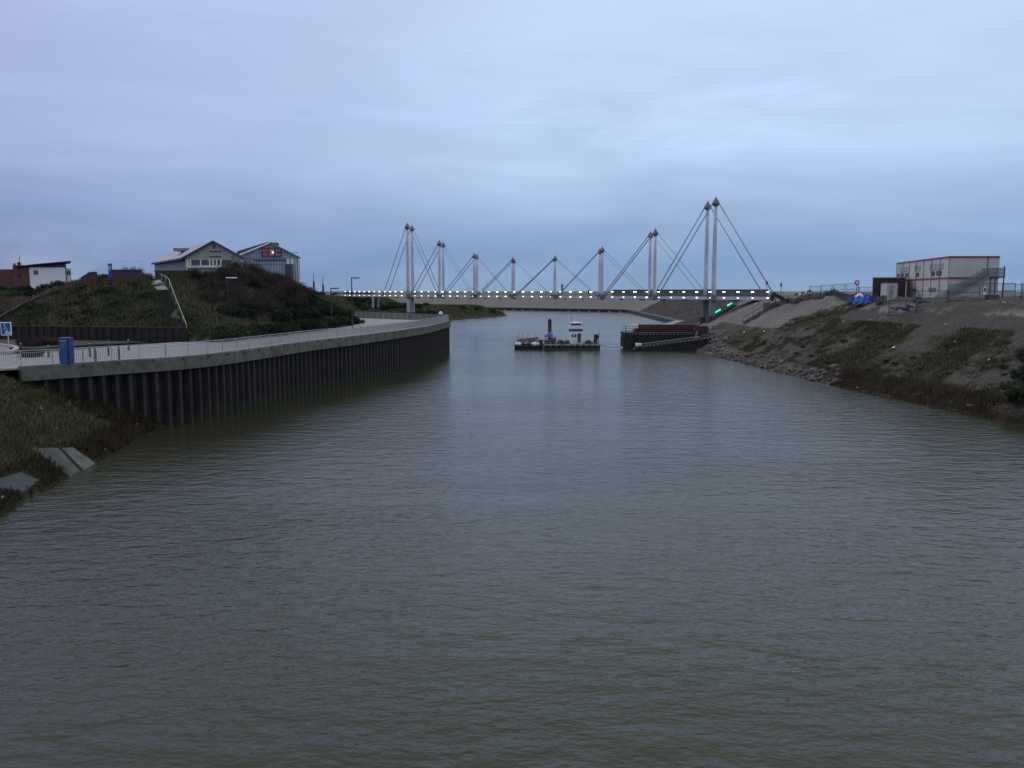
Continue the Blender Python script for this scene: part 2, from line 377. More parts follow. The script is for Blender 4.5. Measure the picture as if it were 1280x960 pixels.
M['litter'] = mat('white_litter', (.7, .7, .7), .7)
M['orange'] = mat('orange_plastic', (.42, .10, .04), .6)
M['sand'] = mat('spoil', (.26, .22, .19), .95, var=.3, scale=1, bump=.5)
M['skin'] = mat('skin', (.35, .2, .15), .6)
M['coat'] = mat('dark_coat', (.02, .022, .03), .9)
M['twig'] = mat('bare_twigs', (.055, .038, .036), .95, var=.3)
M['leaf_dark'] = leafmat('evergreen_leaves', [(.010, .018, .014), (.022, .036, .022), (.035, .052, .030)])
M['leaf_brown'] = leafmat('brown_thicket', [(.020, .015, .015), (.040, .029, .028), (.066, .048, .043)], .2)
M['leaf_mid'] = leafmat('scrub_leaves', [(.018, .026, .014), (.040, .048, .026), (.075, .072, .042)], .25)
M['grass_l'] = leafmat('rough_grass', [(.022, .032, .010), (.048, .058, .018), (.10, .10, .045), (.12, .105, .06)], .45)
M['grass_d'] = leafmat('dark_scrub_grass', [(.022, .034, .019), (.044, .062, .030), (.068, .082, .040), (.12, .108, .066)], .16)
M['reed'] = leafmat('brown_reeds', [(.045, .036, .025), (.085, .066, .046), (.13, .10, .072)], .5)

def ground_mat():
    m, N, L, b = newmat('ground_mix'); b.inputs['Roughness'].default_value = .95; b.inputs['Specular IOR Level'].default_value = .15
    geo = N.new('ShaderNodeNewGeometry'); at = N.new('ShaderNodeVertexColor'); at.layer_name = 'zone'
    sep = N.new('ShaderNodeSeparateColor'); L.new(at.outputs[0], sep.inputs[0])
    def noise(s, d=8, r=.6):
        n = N.new('ShaderNodeTexNoise'); n.inputs['Scale'].default_value = s; n.inputs['Detail'].default_value = d; n.inputs['Roughness'].default_value = r
        L.new(geo.outputs['Position'], n.inputs['Vector']); return n
    def ramp(n, cs, a=.3, z=.7):
        c = N.new('ShaderNodeValToRGB'); e = c.color_ramp.elements
        e[0].position = a; e[0].color = (*cs[0], 1); e[1].position = z; e[1].color = (*cs[-1], 1)
        for i, k in enumerate(cs[1:-1]):
            q = e.new(a+(z-a)*(i+1)/(len(cs)-1)); q.color = (*k, 1)
        L.new(n.outputs['Fac'], c.inputs[0]); return c.outputs[0]
    n1 = noise(.6); n2 = noise(3.0, 10, .7); n3 = noise(.18, 6)
    soil = ramp(n2, [(.056, .050, .045), (.088, .079, .071), (.13, .118, .106)])
    grass = ramp(n2, [(.020, .026, .012), (.036, .044, .018), (.060, .064, .028)])
    pale = ramp(n2, [(.135, .124, .116), (.195, .182, .172), (.25, .235, .222)])
    mud = ramp(n2, [(.026, .022, .019), (.046, .037, .030), (.070, .055, .043)])
    def mixf(fac_out, lo, hi, A, B, nz, amt):
        a = N.new('ShaderNodeMath'); a.operation = 'MULTIPLY_ADD'; a.inputs[1].default_value = amt
        L.new(nz.outputs['Fac'], a.inputs[0]); L.new(fac_out, a.inputs[2])
        r = N.new('ShaderNodeMapRange'); r.inputs[1].default_value = lo+amt*.5; r.inputs[2].default_value = hi+amt*.5; L.new(a.outputs[0], r.inputs[0])
        x = N.new('ShaderNodeMix'); x.data_type = 'RGBA'; L.new(r.outputs[0], x.inputs['Factor']); L.new(A, x.inputs[6]); L.new(B, x.inputs[7]); return x.outputs[2]
    c = mixf(sep.outputs['Green'], .35, .6, soil, pale, n1, .5)
    c = mixf(sep.outputs['Red'], .4, .6, c, grass, n1, 1.6)
    c = mixf(sep.outputs['Blue'], .4, .6, c, mud, n1, .8)
    L.new(c, b.inputs['Base Color'])
    bp = N.new('ShaderNodeBump'); bp.inputs['Strength'].default_value = .9; bp.inputs['Distance'].default_value = .22
    L.new(n2.outputs['Fac'], bp.inputs['Height']); L.new(bp.outputs[0], b.inputs['Normal'])
    return m
M['ground'] = ground_mat()
def water_mat():
    m, N, L, b = newmat('canal_water')
    b.inputs['Base Color'].default_value = (.036, .039, .021, 1); b.inputs['Roughness'].default_value = .13
    b.inputs['IOR'].default_value = 1.33; b.inputs['Specular IOR Level'].default_value = .5
    geo = N.new('ShaderNodeNewGeometry')
    def wav(sx, sy, rot, scale, detail, rough=.55, dist=0.0):
        mp = N.new('ShaderNodeMapping'); mp.inputs['Scale'].default_value = (sx, sy, 1); mp.inputs['Rotation'].default_value = (0, 0, R(rot))
        L.new(geo.outputs['Position'], mp.inputs[0])
        n = N.new('ShaderNodeTexNoise'); n.inputs['Scale'].default_value = scale; n.inputs['Detail'].default_value = detail; n.inputs['Roughness'].default_value = rough; n.inputs['Distortion'].default_value = dist
        L.new(mp.outputs[0], n.inputs['Vector']); return n.outputs['Fac']
    a = wav(.55, 1.0, -5, 2.3, 4, .55, .3)
    c = wav(.50, 1.0, 8, 1.0, 3, .5, .2)
    e = wav(.6, 1.0, 3, 6.5, 3)
    g = wav(.6, 1.3, 0, .045, 5, .6, .8)
    s1 = N.new('ShaderNodeMath'); s1.operation = 'MULTIPLY_ADD'; s1.inputs[1].default_value = 1.7; L.new(c, s1.inputs[0]); L.new(a, s1.inputs[2])
    s2 = N.new('ShaderNodeMath'); s2.operation = 'MULTIPLY_ADD'; s2.inputs[1].default_value = .30; L.new(e, s2.inputs[0]); L.new(s1.outputs[0], s2.inputs[2])
    r = N.new('ShaderNodeMapRange'); r.inputs[1].default_value = .35; r.inputs[2].default_value = .65; r.inputs[3].default_value = .38; r.inputs[4].default_value = .78
    L.new(g, r.inputs[0])
    bp = N.new('ShaderNodeBump'); bp.inputs['Distance'].default_value = .11; L.new(r.outputs[0], bp.inputs['Strength'])
    L.new(s2.outputs[0], bp.inputs['Height']); L.new(bp.outputs[0], b.inputs['Normal'])
    return m
M['water'] = water_mat()

def tide(m):
    N = m.node_tree.nodes; L = m.node_tree.links; b = N['Principled BSDF']; src = b.inputs['Base Color'].links[0].from_socket
    geo = N.new('ShaderNodeNewGeometry'); sp_ = N.new('ShaderNodeSeparateXYZ'); L.new(geo.outputs['Position'], sp_.inputs[0])
    n = N.new('ShaderNodeTexNoise'); n.inputs['Scale'].default_value = .8; n.inputs['Detail'].default_value = 6; L.new(geo.outputs['Position'], n.inputs['Vector'])
    a = N.new('ShaderNodeMath'); a.operation = 'MULTIPLY_ADD'; a.inputs[1].default_value = -1.6; L.new(n.outputs['Fac'], a.inputs[0]); L.new(sp_.outputs['Z'], a.inputs[2])
    q = N.new('ShaderNodeMapRange'); q.inputs[1].default_value = .25; q.inputs[2].default_value = -.15; L.new(a.outputs[0], q.inputs[0])
    x = N.new('ShaderNodeMix'); x.data_type = 'RGBA'; L.new(q.outputs[0], x.inputs['Factor']); L.new(src, x.inputs[6]); x.inputs[7].default_value = (.030, .032, .021, 1)
    L.new(x.outputs[2], b.inputs['Base Color'])
tide(M['piles']); tide(M['pile_edge'])
def joints(m, w, h):
    N = m.node_tree.nodes; L = m.node_tree.links; b = N['Principled BSDF']; src = b.inputs['Base Color'].links[0].from_socket
    geo = N.new('ShaderNodeNewGeometry'); mp = N.new('ShaderNodeMapping'); mp.inputs['Rotation'].default_value = (0, 0, R(-68)); L.new(geo.outputs['Position'], mp.inputs[0])
    t = N.new('ShaderNodeTexBrick'); t.inputs['Scale'].default_value = 1; t.inputs['Brick Width'].default_value = w; t.inputs['Row Height'].default_value = h; t.inputs['Mortar Size'].default_value = .03
    t.inputs['Color1'].default_value = (1, 1, 1, 1); t.inputs['Color2'].default_value = (.84, .84, .84, 1); t.inputs['Mortar'].default_value = (.45, .45, .45, 1)
    L.new(mp.outputs[0], t.inputs['Vector']); x = N.new('ShaderNodeMix'); x.data_type = 'RGBA'; x.blend_type = 'MULTIPLY'; x.inputs['Factor'].default_value = 1
    L.new(src, x.inputs[6]); L.new(t.outputs['Color'], x.inputs[7]); L.new(x.outputs[2], b.inputs['Base Color'])
joints(M['paving'], 2.4, 1.2); joints(M['concrete'], 6.0, 60.0)
# ------------------------------------------------------------------ ground and water
def axis(parts):
    out = []
    for a, b, s in parts: out += list(np.arange(a, b, s))
    return np.array(out+[parts[-1][1]])
gx = axis([(-4000, -400, 400), (-400, -100, 12), (-100, -70, 2.5), (-70, -22, .55), (-22, 28, 1.2), (28, 66, .5), (66, 110, 2.5), (110, 400, 12), (400, 4000, 400)])
gy = axis([(-200, 20, 10), (20, 110, .55), (110, 185, .8), (185, 300, 2), (300, 520, 4), (520, 900, 20), (900, 8000, 500)])
GX, GY = np.meshgrid(gx, gy); xf, yf = GX.ravel(), GY.ravel()
gz = height(xf, yf)
gz = np.where(yf > 600, 9.0, gz)
dW = sdpoly(xf, yf, WATER); dH = -sdpoly(xf, yf, HILL)
zone = np.zeros((len(xf), 4), np.float32); zone[:, 3] = 1
leftside = xf < 12
# R: grass
nz = fbm(xf*.13, yf*.13, 50)
Rg = np.zeros(len(xf)); Gg = np.zeros(len(xf)); Bg = np.zeros(len(xf))
nearL = leftside & (yf < 75)
Rg[nearL] = .95; Bg[nearL] = np.clip(sstep(yf[nearL], 54, 64)*.75+.35*(gz[nearL] < 1.2), 0, 1)
Rg = np.where(leftside & (dH > 0), .72+.6*nz, Rg)
Rg = np.where(leftside & (yf > 150) & (dH <= 0), .9, Rg)
spitmask = leftside & (yf > 230) & (dH <= 0) & (yf < 420)
Bg = np.where(spitmask & (gz < 3.2), .55, Bg)
rb = (~leftside) & (yf < 165)
Rg = np.where(rb, (.52+.9*nz)*sstep(gz, 1.0, 2.2)*(1-sstep(gz, 5.4, 7.4)), Rg)
Rg = np.where(rb & (yf > 118) & (yf < 128) & (gz > 5), .8, Rg)
Bg = np.where(rb & (gz < 1.6) & (yf < 100), .55+.5*nz, Bg)
Gg = np.where(rb, np.where(gz > 8.0, .45+.9*nz, .10+.55*nz+.3*(gz < 1.4)), Gg)
cut = sstep(yf+3.4*(gz-5), 128, 133)*sstep(gz, 4.2, 4.9)
Gg = np.where(rb, np.maximum(Gg, cut*.9), Gg); Rg = np.where(rb, Rg*(1-cut), Rg)
Gg = np.where((~leftside) & (yf >= 165), .8, Gg)
Gg = np.where(yf > 425, .75, Gg); Rg = np.where(yf > 425, 0, Rg)
Bg = np.where((~leftside) & (yf >= 190) & (xf < 78) & (yf < 400), .62, Bg)
zone[:, 0] = Rg; zone[:, 1] = Gg; zone[:, 2] = Bg
nx, ny = len(gx), len(gy)
ii = (np.arange(ny-1)[:, None]*nx+np.arange(nx-1)[None, :]).ravel()
me = npmesh('ground', np.stack([xf, yf, gz], 1), np.stack([ii, ii+1, ii+nx+1, ii+nx], 1), [M['ground']], 4, {'zone': zone}, smooth=True)
tag(link('ground', me), kind='structure')
tag(MB().add([(-300, -150, 0), (300, -150, 0), (300, 600, 0), (-300, 600, 0)], [(0, 1, 2, 3)]).build('water', M['water']), kind='structure')

# ------------------------------------------------------------------ quay: paving, concrete cap, sheet piles
def resample(pts, step):
    pts = [Vector(p) for p in pts]; out = [pts[0]]
    L = [0]
    for a, b in zip(pts, pts[1:]): L.append(L[-1]+(b-a).length)
    n = max(1, int(L[-1]/step)); 
    out = []
    for i in range(n+1):
        s = L[-1]*i/n; k = 0
        while k < len(L)-2 and s > L[k+1]: k += 1
        out.append(pts[k].lerp(pts[k+1], (s-L[k])/max(1e-9, L[k+1]-L[k])))
    return out
def smoothline(pts, step):               # Catmull-Rom through the points
    p = [Vector(q) for q in pts]; p = [p[0]*2-p[1]]+p+[p[-1]*2-p[-2]]; o = []
    for i in range(1, len(p)-2):
        for k in range(12):
            t = k/12; a, b, c, d = p[i-1:i+3]
            o.append(.5*((2*b)+(c-a)*t+(2*a-5*b+4*c-d)*t*t+(3*b-a-3*c+d)*t**3))
    o.append(p[-2]); return resample(o, step)
QL = smoothline([(x, y, 0) for x, y in QUAY], .5)
QL = [p for p in QL]
def normals(L):
    out = []
    for i in range(len(L)):
        d = (L[min(i+1, len(L)-1)]-L[max(i-1, 0)]).normalized(); out.append(Vector((d.y, -d.x, 0)))
    return out
QN = normals(QL)                          # points to the water (right)
# paving slab behind the edge
inner = [(-29.8, 84), (-26.9, 98), (-24.9, 116), (-24.6, 134), (-30, 152), (-33, 166)]
pv = MB()
edge = [(p.x-.02, p.y) for p in QL]
outline = edge+[(-12.2, 147), (-33, 166), (-29.5, 152), (-24.4, 134), (-24.7, 116), (-26.7, 98), (-29.7, 84.6), (-34.2, 86.2), (-40, 72), (-46, 60)]
pv.prism(outline, QZ-.12, QZ)
tag(pv.build('promenade', M['paving']), kind='structure')
# concrete cap along the wall
s0 = next(i for i, p in enumerate(QL) if p.y > 56.6)
cap = MB(); n = len(QL)-s0
prof = [(.30, QZ-.92), (.32, QZ+.0), (.30, QZ+.10), (-.35, QZ+.10), (-.35, QZ-.9)]
vs = []; fs = []
for i in range(s0, len(QL)):
    for o_, z in prof: vs.append((QL[i].x+QN[i].x*o_, QL[i].y+QN[i].y*o_, z))
K = len(prof)
for i in range(n-1):
    for k in range(K): fs.append((i*K+k, i*K+(k+1) % K, (i+1)*K+(k+1) % K, (i+1)*K+k))
fs.append(tuple(range(K))); fs.append(tuple((n-1)*K+k for k in range(K)))
cap.add(vs, fs)
wall = thing('quay_wall', 'rusty dark sheet pile quay wall with a grey concrete cap curving along the water', 'quay wall', (QL[s0].x, QL[s0].y, 0))
capo = cap.build('concrete_cap', M['concrete'], wall, world=True)
# return leg of the cap on the far side of the point
C0 = Vector((-10.9, 144.2, 0)); C1 = Vector((-34, 170, 0))
cap2 = MB().beam(C0+Vector((0, 0, QZ-.41)), C1+Vector((0, 0, QZ-.41)), .65, 1.02).build('concrete_cap', M['concrete'], wall, world=True)
sp = MB(); ed = MB(); per = 0.98
L2 = resample([QL[i] for i in range(s0, len(QL))], per/8); N2 = normals(L2)
zt = QZ-.9
def prof_at(i):
    k = i % 8; return -.42 if k < 3 else (.1 if 4 <= k < 7 else -.16)
vs = []
for i, p in enumerate(L2):
    o_ = prof_at(i); q = p+N2[i]*o_; vs += [(q.x, q.y, -2.5), (q.x, q.y, zt)]
fs = []; fe = []
for i in range(len(L2)-1):
    (fe if prof_at(i) == .1 and prof_at(i+1) == .1 else fs).append((2*i, 2*i+2, 2*i+3, 2*i+1))
sp.add(vs, fs); ed.add(vs, fe)
sp.build('sheet_piling', M['piles'], wall, world=True); ed.build('pile_face', M['pile_edge'], wall, world=True)
MB().beam(C0+Vector((-.3, 0, 1)), C1+Vector((0, 0, 1)), .3, 6.8).build('return_wall', M['piles'], wall, world=True)
# drain stubs poking from the cap foot
db = MB()
for i in range(s0+8, len(QL), 5):
    p = QL[i]+QN[i]*.36; db.cyl((p.x, p.y, QZ+.02), (p.x+QN[i].x*.05, p.y+QN[i].y*.05, QZ-.16), .06, n=6)
db.build('rail_fixing', M['black'], wall, world=True)

def railing(name, label, line, z, hgt, bal, mtl, postgap=2.0, group=None, mid=False, wt=.05):
    r = thing(name, label, 'railing', (line[0].x, line[0].y, z), 0, group)
    L = resample(line, .5); t = MB()
    for a, b in zip(L, L[1:]):
        t.beam(a+Vector((0, 0, z+hgt)), b+Vector((0, 0, z+hgt)), wt*1.5, wt)
    t.build('handrail', mtl, r, world=True)
    for zz in ([.12, hgt-.14] if bal else [.3, .6, .9]):
        t = MB()
        for a, b in zip(L, L[1:]): t.beam(a+Vector((0, 0, z+zz)), b+Vector((0, 0, z+zz)), wt*.6)
        t.build('rail_bar', mtl, r, world=True)
    for p in resample(line, postgap)[:100]:
        MB().beam((p.x, p.y, z-.05), (p.x, p.y, z+hgt), wt*1.3, wt).build('post', mtl, r, world=True)
    if bal:
        t = MB()
        for p in resample(line, bal):
            t.add([(p.x-.02, p.y, z+.12), (p.x+.02, p.y, z+.12), (p.x+.02, p.y, z+hgt-.14), (p.x-.02, p.y, z+hgt-.14),
                   (p.x, p.y-.013, z+.12), (p.x, p.y+.013, z+.12), (p.x, p.y+.013, z+hgt-.14), (p.x, p.y-.013, z+hgt-.14)], [(0, 1, 2, 3), (4, 5, 6, 7)])
        t.build('baluster_bar', mtl, r, world=True)
    return r
railing('quay_railing', 'long grey metal railing with close uprights along the curved edge of the near quay',
        [p-n_*.02 for p, n_ in zip(QL, QN)], QZ+.1, 1.05, .13, M['rail_grey'])
railing('quay_railing', 'short grey railing across the far side of the quay point, facing the grassy spit', [C0+Vector((-.3, .3, 0)), C1], QZ+.1, 1.0, .2, M['rail_grey'])

# road and kerb at the left edge
rd = [(-64, 60), (-46.5, 60.5), (-43, 65), (-43.5, 72), (-48, 79), (-56, 83), (-75, 86)]
tag(MB().prism(rd, QZ-.1, QZ+.006).build('road', M['asphalt']), kind='structure')
kl = smoothline([(-75, 86.2, 0), (-56, 83.2, 0), (-48, 79.2, 0), (-43.3, 72, 0), (-42.8, 65, 0), (-46, 60.3, 0)], 1)
kb = MB()
for a, b in zip(kl, kl[1:]): kb.beam(a+Vector((0, 0, QZ+.04)), b+Vector((0, 0, QZ+.04)), .35, .22)
tag(kb.build('kerb', M['kerb']), kind='structure')
verge = MB().prism([(-75, 87), (-56, 84), (-48.3, 80), (-44, 73.5), (-42.5, 80), (-38, 86), (-46, 89.2), (-70, 94)], QZ-.1, QZ+.004)
tag(verge.build('verge', M['ground']), kind='structure')

# retaining wall of ribbed panels at the foot of the hill
rw = thing('retaining_wall', 'low dark rust brown wall of upright boards at the foot of the grassy mound', 'retaining wall', (-34, 86.3, QZ))
wl = [Vector(p) for p in ((-72, 94.6, 0), (-62, 91.8, 0), (-48, 89.3, 0), (-34, 86.3, 0))]
t = MB(); k = 0
for p, q in zip(resample(wl, .45), resample(wl, .45)[1:]):
    k += 1; o_ = Vector((0, -.09 if k % 2 else .05, 0)); t.beam(p+o_+Vector((0, 0, QZ+.65)), q+o_+Vector((0, 0, QZ+.65)), .2, 1.5+.04*(k % 3))
t.beam(Vector((-34, 86.3, QZ+.65)), Vector((-32.9, 88.6, QZ+.65)), .2, 1.5)
t.build('panel', M['wall_rust'], rw, world=True)
t = MB()
for p, q in zip(resample(wl, 2), resample(wl, 2)[1:]): t.beam(p+Vector((0, 0, QZ+1.44)), q+Vector((0, 0, QZ+1.44)), .34, .08)
t.build('coping', M['redbrown'], rw, world=True)

# ------------------------------------------------------------------ footbridge
RP = Vector((42, 175, 0)); LP = Vector((-31.2, 252, 0)); BL = (LP-RP).length; BD = (LP-RP)/BL
FAR = Vector((.35, 7.6, 0)); DZ = 9.2
bd2 = Vector((-.62, .78, 0)).normalized()
def bp(t, far=False, z=0):
    p = RP+BD*t if t <= 112 else RP+BD*112+bd2*(t-112)
    return p+(FAR if far else Vector((0, 0, 0)))+Vector((0, 0, z))
br = thing('cable_stayed_footbridge', 'long pale footbridge with paired masts, stay cables and a row of lit lamps across the canal', 'footbridge', (42, 175, 4.5))
T = [-16+2.9*i for i in range(66)]; T = [t for t in T if t < 172]
d = MB()
A = [bp(t, z=DZ) for t in T]; B = [bp(t, True, DZ) for t in T]
A2 = [p-Vector((0, 0, .5)) for p in A]; B2 = [p-Vector((0, 0, .5)) for p in B]
d.ribbon(A, B); d.ribbon(A2, B2); d.ribbon(A, A2); d.ribbon(B, B2); d.build('deck', M['bridge'], br, world=True)
for fr in (False, True):
    f = MB(); off = Vector((0, -.12 if not fr else .12, 0))
    for a, b in zip(T, T[1:]): f.beam(bp(a, fr, DZ-.16)+off, bp(b, fr, DZ-.16)+off, .2, .62)
    f.build('edge_beam', M['bridge'], br, world=True)
f = MB()
for t in [-12+6*i for i in range(28)]: f.beam(bp(t, False, DZ-.62), bp(t, True, DZ-.62), .3, .3)
f.build('cross_beam', M['bridge_dark'], br, world=True)
for fr in (False, True):
    f = MB()
    for zz, w in ((1.15, .09), (.8, .04), (.5, .04), (.22, .04)):
        for a, b in zip(T, T[1:]): f.beam(bp(a, fr, DZ+zz), bp(b, fr, DZ+zz), w)
    for t in np.arange(-16, 168, 1.65): f.beam(bp(t, fr, DZ), bp(t, fr, DZ+1.15), .07)
    f.build('railing', M['galv'], br, world=True)
sc_ = MB()
for a, b in zip(np.arange(-15, 26, 2.75), np.arange(-12.25, 28.75, 2.75)):
    sc_.beam(bp(a, True, DZ+.85)+Vector((0, .5, 0)), bp(b, True, DZ+.85)+Vector((0, .5, 0)), .15, 1.5)
sc_.beam(bp(-15, True, DZ+1.62)+Vector((0, .5, 0)), bp(26, True, DZ+1.62)+Vector((0, .5, 0)), .5, .12)
sc_.build('far_bank_panel', M['far_bank'], br, world=True)  # dark panel standing in for the dyke seen beyond the far rail
LG = [emit('lamp_glow_soft', (1, .95, .80), 3.2), M['lamp'], emit('lamp_glow_mid', (1, .97, .86), 5.5)]
lamp_t = [-12.5+3.3*i for i in range(49)]
for k, t in enumerate(lamp_t):
    s = .9+.25*rnd.random()
    if t > 150: break
    wd = .27*s
    p = bp(t, False, DZ+1.16)+Vector((0, -.1, 0)); MB().beam(p-BD*wd, p+BD*wd, .16, .14*s).build('handrail_lamp', LG[k % 3 if rnd.random() < .5 else 1], br, world=True)
    p = bp(t, False, DZ-.06)+Vector((0, -.26, 0)); MB().beam(p-BD*wd*.8, p+BD*wd*.8, .1, .11*s).build('deck_edge_reflection', LG[0 if rnd.random() < .5 else 2], br, world=True)  # lower bar glows as the handrail lamp's reflection off the deck edge
tops = [19.2, 13.6, 10.3, 8.7, 8.7, 10.3, 14.4, 20.2]
def mast(t, fr, ht, s=1.0):
    b = bp(t, fr, DZ-.4)+Vector((0, -.55 if not fr else .55, 0)); top = Vector((b.x, b.y, EYE+ht))
    w = .20+.011*ht
    o = MB().cyl(b, top-Vector((0, 0, 1.0)), w, n=14, rings=[(0, w*1.25), (.15, w*1.2), (.7, w), (1, w*.8)]).build('mast', M['mast'], br, smooth=True, world=True)
    hd = .72+.05*ht; z = top.z
    # pointed cable head with four fins
    m = MB().cyl((top.x, top.y, z-hd*1.15), (top.x, top.y, z+.15), 1, n=10, rings=[(0, w*.8), (.12, w*1.2), (.3, hd*.52), (.55, hd*.36), (.85, .12), (1, .05)])
    for dd in (BD, -BD): m.poly([Vector((top.x, top.y, z-hd*.9)), Vector((top.x, top.y, z))+dd*.1, Vector((top.x, top.y, z-hd*.85))+dd*hd*.62], (0, .12, 0))
    m.v = [(x-br.location.x, y-br.location.y, zz-br.location.z) for x, y, zz in m.v]
    hdo = m.build('mast_head', M['cap'], o)
    MB().cyl(b+Vector((0, 0, -.3)), b+Vector((0, 0, .9)), w*1.7, w*1.4, 12).build('mast_shoe', M['cap'], br, world=True)
    for sg in (-1, 1):
        tt = t+sg*14.2
        q = bp(tt, fr, DZ+.15)+Vector((0, -.2 if not fr else .2, 0))
        for e in (0,):
            MB().cyl(top-Vector((0, 0, hd*.6))+BD*sg*hd*.35+Vector((e, 0, 0)), q+Vector((e*2, 0, 0)), (.12 if sg > 0 or ht > 18 else .06), n=6).build('stay_cable', M['cable'], br, smooth=True, world=True)
        MB().box((q.x, q.y, q.z), (.7, .4, .5)).build('cable_anchor', M['cap'], br, world=True)
for i, ht in enumerate(tops):
    t = BL/7*i
    mast(t, False, ht); mast(t, True, ht*1.003)
def pier(t, fr, w, d0, base=None):
    pm_ = M['pier'] if t == 0 else M['mast']
    p = bp(t, fr); zb = H(p.x, p.y)-.6
    MB().box((p.x, p.y, (zb+DZ-.5)/2), (w, w*1.2, DZ-.5-zb)).build('pier', pm_, br, world=True, bevel=.06)
    MB().box((p.x, p.y, zb+.8), (w+d0, w+d0, 1.6)).build('pier_footing', M['dark_conc'], br, world=True)
pier(0, False, .95, 1.2); pier(0, True, .95, 1.2); pier(BL, False, 1.0, .8); pier(BL, True, 1.0, .8); pier(127, False, .55, .3); pier(127, True, .55, .3)
# abutment and west ramp
ab = bp(-16); 
tag(MB().prism([(ab.x+3, ab.y-4), (ab.x+12, ab.y-9), (ab.x+14, ab.y+9), (ab.x, ab.y+10), (ab.x-2.2, ab.y+2)], 8.2, DZ+.02).build('footpath', M['pale_conc']), kind='structure')

# people on the bridge
def person(p, label, yaw=0):
    r = thing('person', label, 'person', p, yaw)
    me = bpy.data.meshes.new('body')
    V = [(0, 0, .95), (0, 0, 1.2), (0, 0, 1.42), (0, 0, 1.52), (0, .02, 1.66), (0, .01, 1.74), (.1, 0, .9), (.13, .12, .5), (.12, .02, .08), (.12, .16, .03), (-.1, 0, .9), (-.13, -.14, .5), (-.12, -.34, .1), (-.12, -.2, .04),
         (.19, 0, 1.4), (.25, -.08, 1.13), (.24, .08, .9), (-.19, 0, 1.4), (-.25, .06, 1.13), (-.24, .2, .92)]
    E = [(0, 1), (1, 2), (2, 3), (3, 4), (4, 5), (0, 6), (6, 7), (7, 8), (8, 9), (0, 10), (10, 11), (11, 12), (12, 13), (2, 14), (14, 15), (15, 16), (2, 17), (17, 18), (18, 19)]
    rad = [.17, .17, .15, .06, .1, .08, .1, .075, .05, .045, .1, .075, .05, .045, .07, .05, .035, .07, .05, .035]
    me.from_pydata(V, E, []); o = link('body', me, r); me.materials.append(M['coat'])
    sk = o.modifiers.new('skin', 'SKIN')
    for i, q in enumerate(rad): me.skin_vertices[0].data[i].radius = (q, q*.8)
    me.skin_vertices[0].data[0].use_root = True
    o.modifiers.new('sub', 'SUBSURF').levels = 1
    MB().cyl((0, .1, 1.58), (0, .12, 1.7), .07, .06, 8).build('face', M['skin'], o)
    return r
q = bp(34.2, False, DZ+.0)+Vector((0, 1.6, 0)); person(q, 'dark clothed person walking on the middle of the footbridge', R(50))

# ------------------------------------------------------------------ boats
def bx(m, x0, x1, y0, y1, z0, z1): return m.box(((x0+x1)/2, (y0+y1)/2, (z0+z1)/2), (x1-x0, y1-y0, z1-z0))
YB = 150.0
def X(px, D=YB): return (px-640)/1040*D*1.0
S = YB/1040*1.006
def zp(py, D=YB): return P(640, py, D).z
# workboat
wb = thing('workboat', 'flat black hulled workboat with a white and blue wheelhouse, moored in mid canal', 'workboat', (X(715), YB+2, 0))
x0, x1 = X(680.5), X(750)
m = MB(); m.poly([(x0, YB, -.5), (x1, YB, -.5), (x1+.1, YB, .95), (x0-.1, YB, .95)], (0, 4.4, 0)); m.build('hull', M['hull_low'], wb, world=True, bevel=.08)
m = MB(); bx(m, x0-.15, x1+.15, YB-.1, YB+4.5, .72, .98); m.build('rubbing_strake', M['rubbing'], wb, world=True)
m = MB()
for k in range(9): m.cyl((x0+.6+k*1.08, YB-.16, .82), (x0+.6+k*1.08, YB-.05, .55), .2, n=8)
m.build('tyre_fender', M['black'], wb, world=True)
m = MB(); bx(m, x0+.1, x1-.1, YB+.15, YB+4.2, .98, 1.06); m.build('deck', M['wood'], wb, world=True)
m = MB()
for zz in (1.35, 1.7): m.beam((x0+.2, YB+.1, zz), (x1-.3, YB+.1, zz), .035)
for k in range(12): m.beam((x0+.2+k*.85, YB+.1, 1), (x0+.2+k*.85, YB+.1, 1.7), .04)
m.build('guard_rail', M['rubbing'], wb, world=True)
wx0, wx1 = X(713.2), X(728.2)
m = MB(); bx(m, wx0-.02, wx1+.02, YB+.7, YB+3.4, 1.0, 3.2); house = m.build('wheelhouse', M['white'], wb, world=True, bevel=.04)
m = MB(); bx(m, wx0-.1, wx1+.1, YB+1.0, YB+3.6, 3.2, 3.72); m.build('blue_band', M['blue'], wb, world=True)
m = MB(); bx(m, wx0-.02, wx1+.02, YB+1.1, YB+3.5, 3.72, 4.35)
m.build('upper_bridge', M['white'], wb, world=True)
m = MB(); bx(m, wx0+.18, wx1-.18, YB+1.05, YB+1.09, 4.37, 4.62); bx(m, wx0+.15, wx1-.2, YB+1.3, YB+3.2, 4.35, 4.68); m.build('bridge_window', M['glass'], wb, world=True)
m = MB(); bx(m, wx0, wx1, YB+1.1, YB+3.5, 4.68, 4.82); bx(m, wx0+.5, wx1-.7, YB+1.7, YB+2.7, 4.82, 5.0); m.build('roof', M['white'], wb, world=True)
m = MB(); bx(m, X(722.2), X(726.5), YB+.64, YB+.69, 1.25, 2.9); m.build('doorway', M['dgrey'], wb, world=True)
for xx_ in (X(715), X(718.5)): bx(MB(), xx_, xx_+.32, YB+.64, YB+.69, 2.2, 2.75).build('side_window', M['glass'], wb, world=True)
m = MB(); m.beam((wx0+.3, YB+2, 4.9), (wx0+.3, YB+2, 5.8), .05); m.beam((wx0+.1, YB+2, 5.5), (wx0+.6, YB+2, 5.5), .04); m.build('aerial', M['dgrey'], wb, world=True)
m = MB()
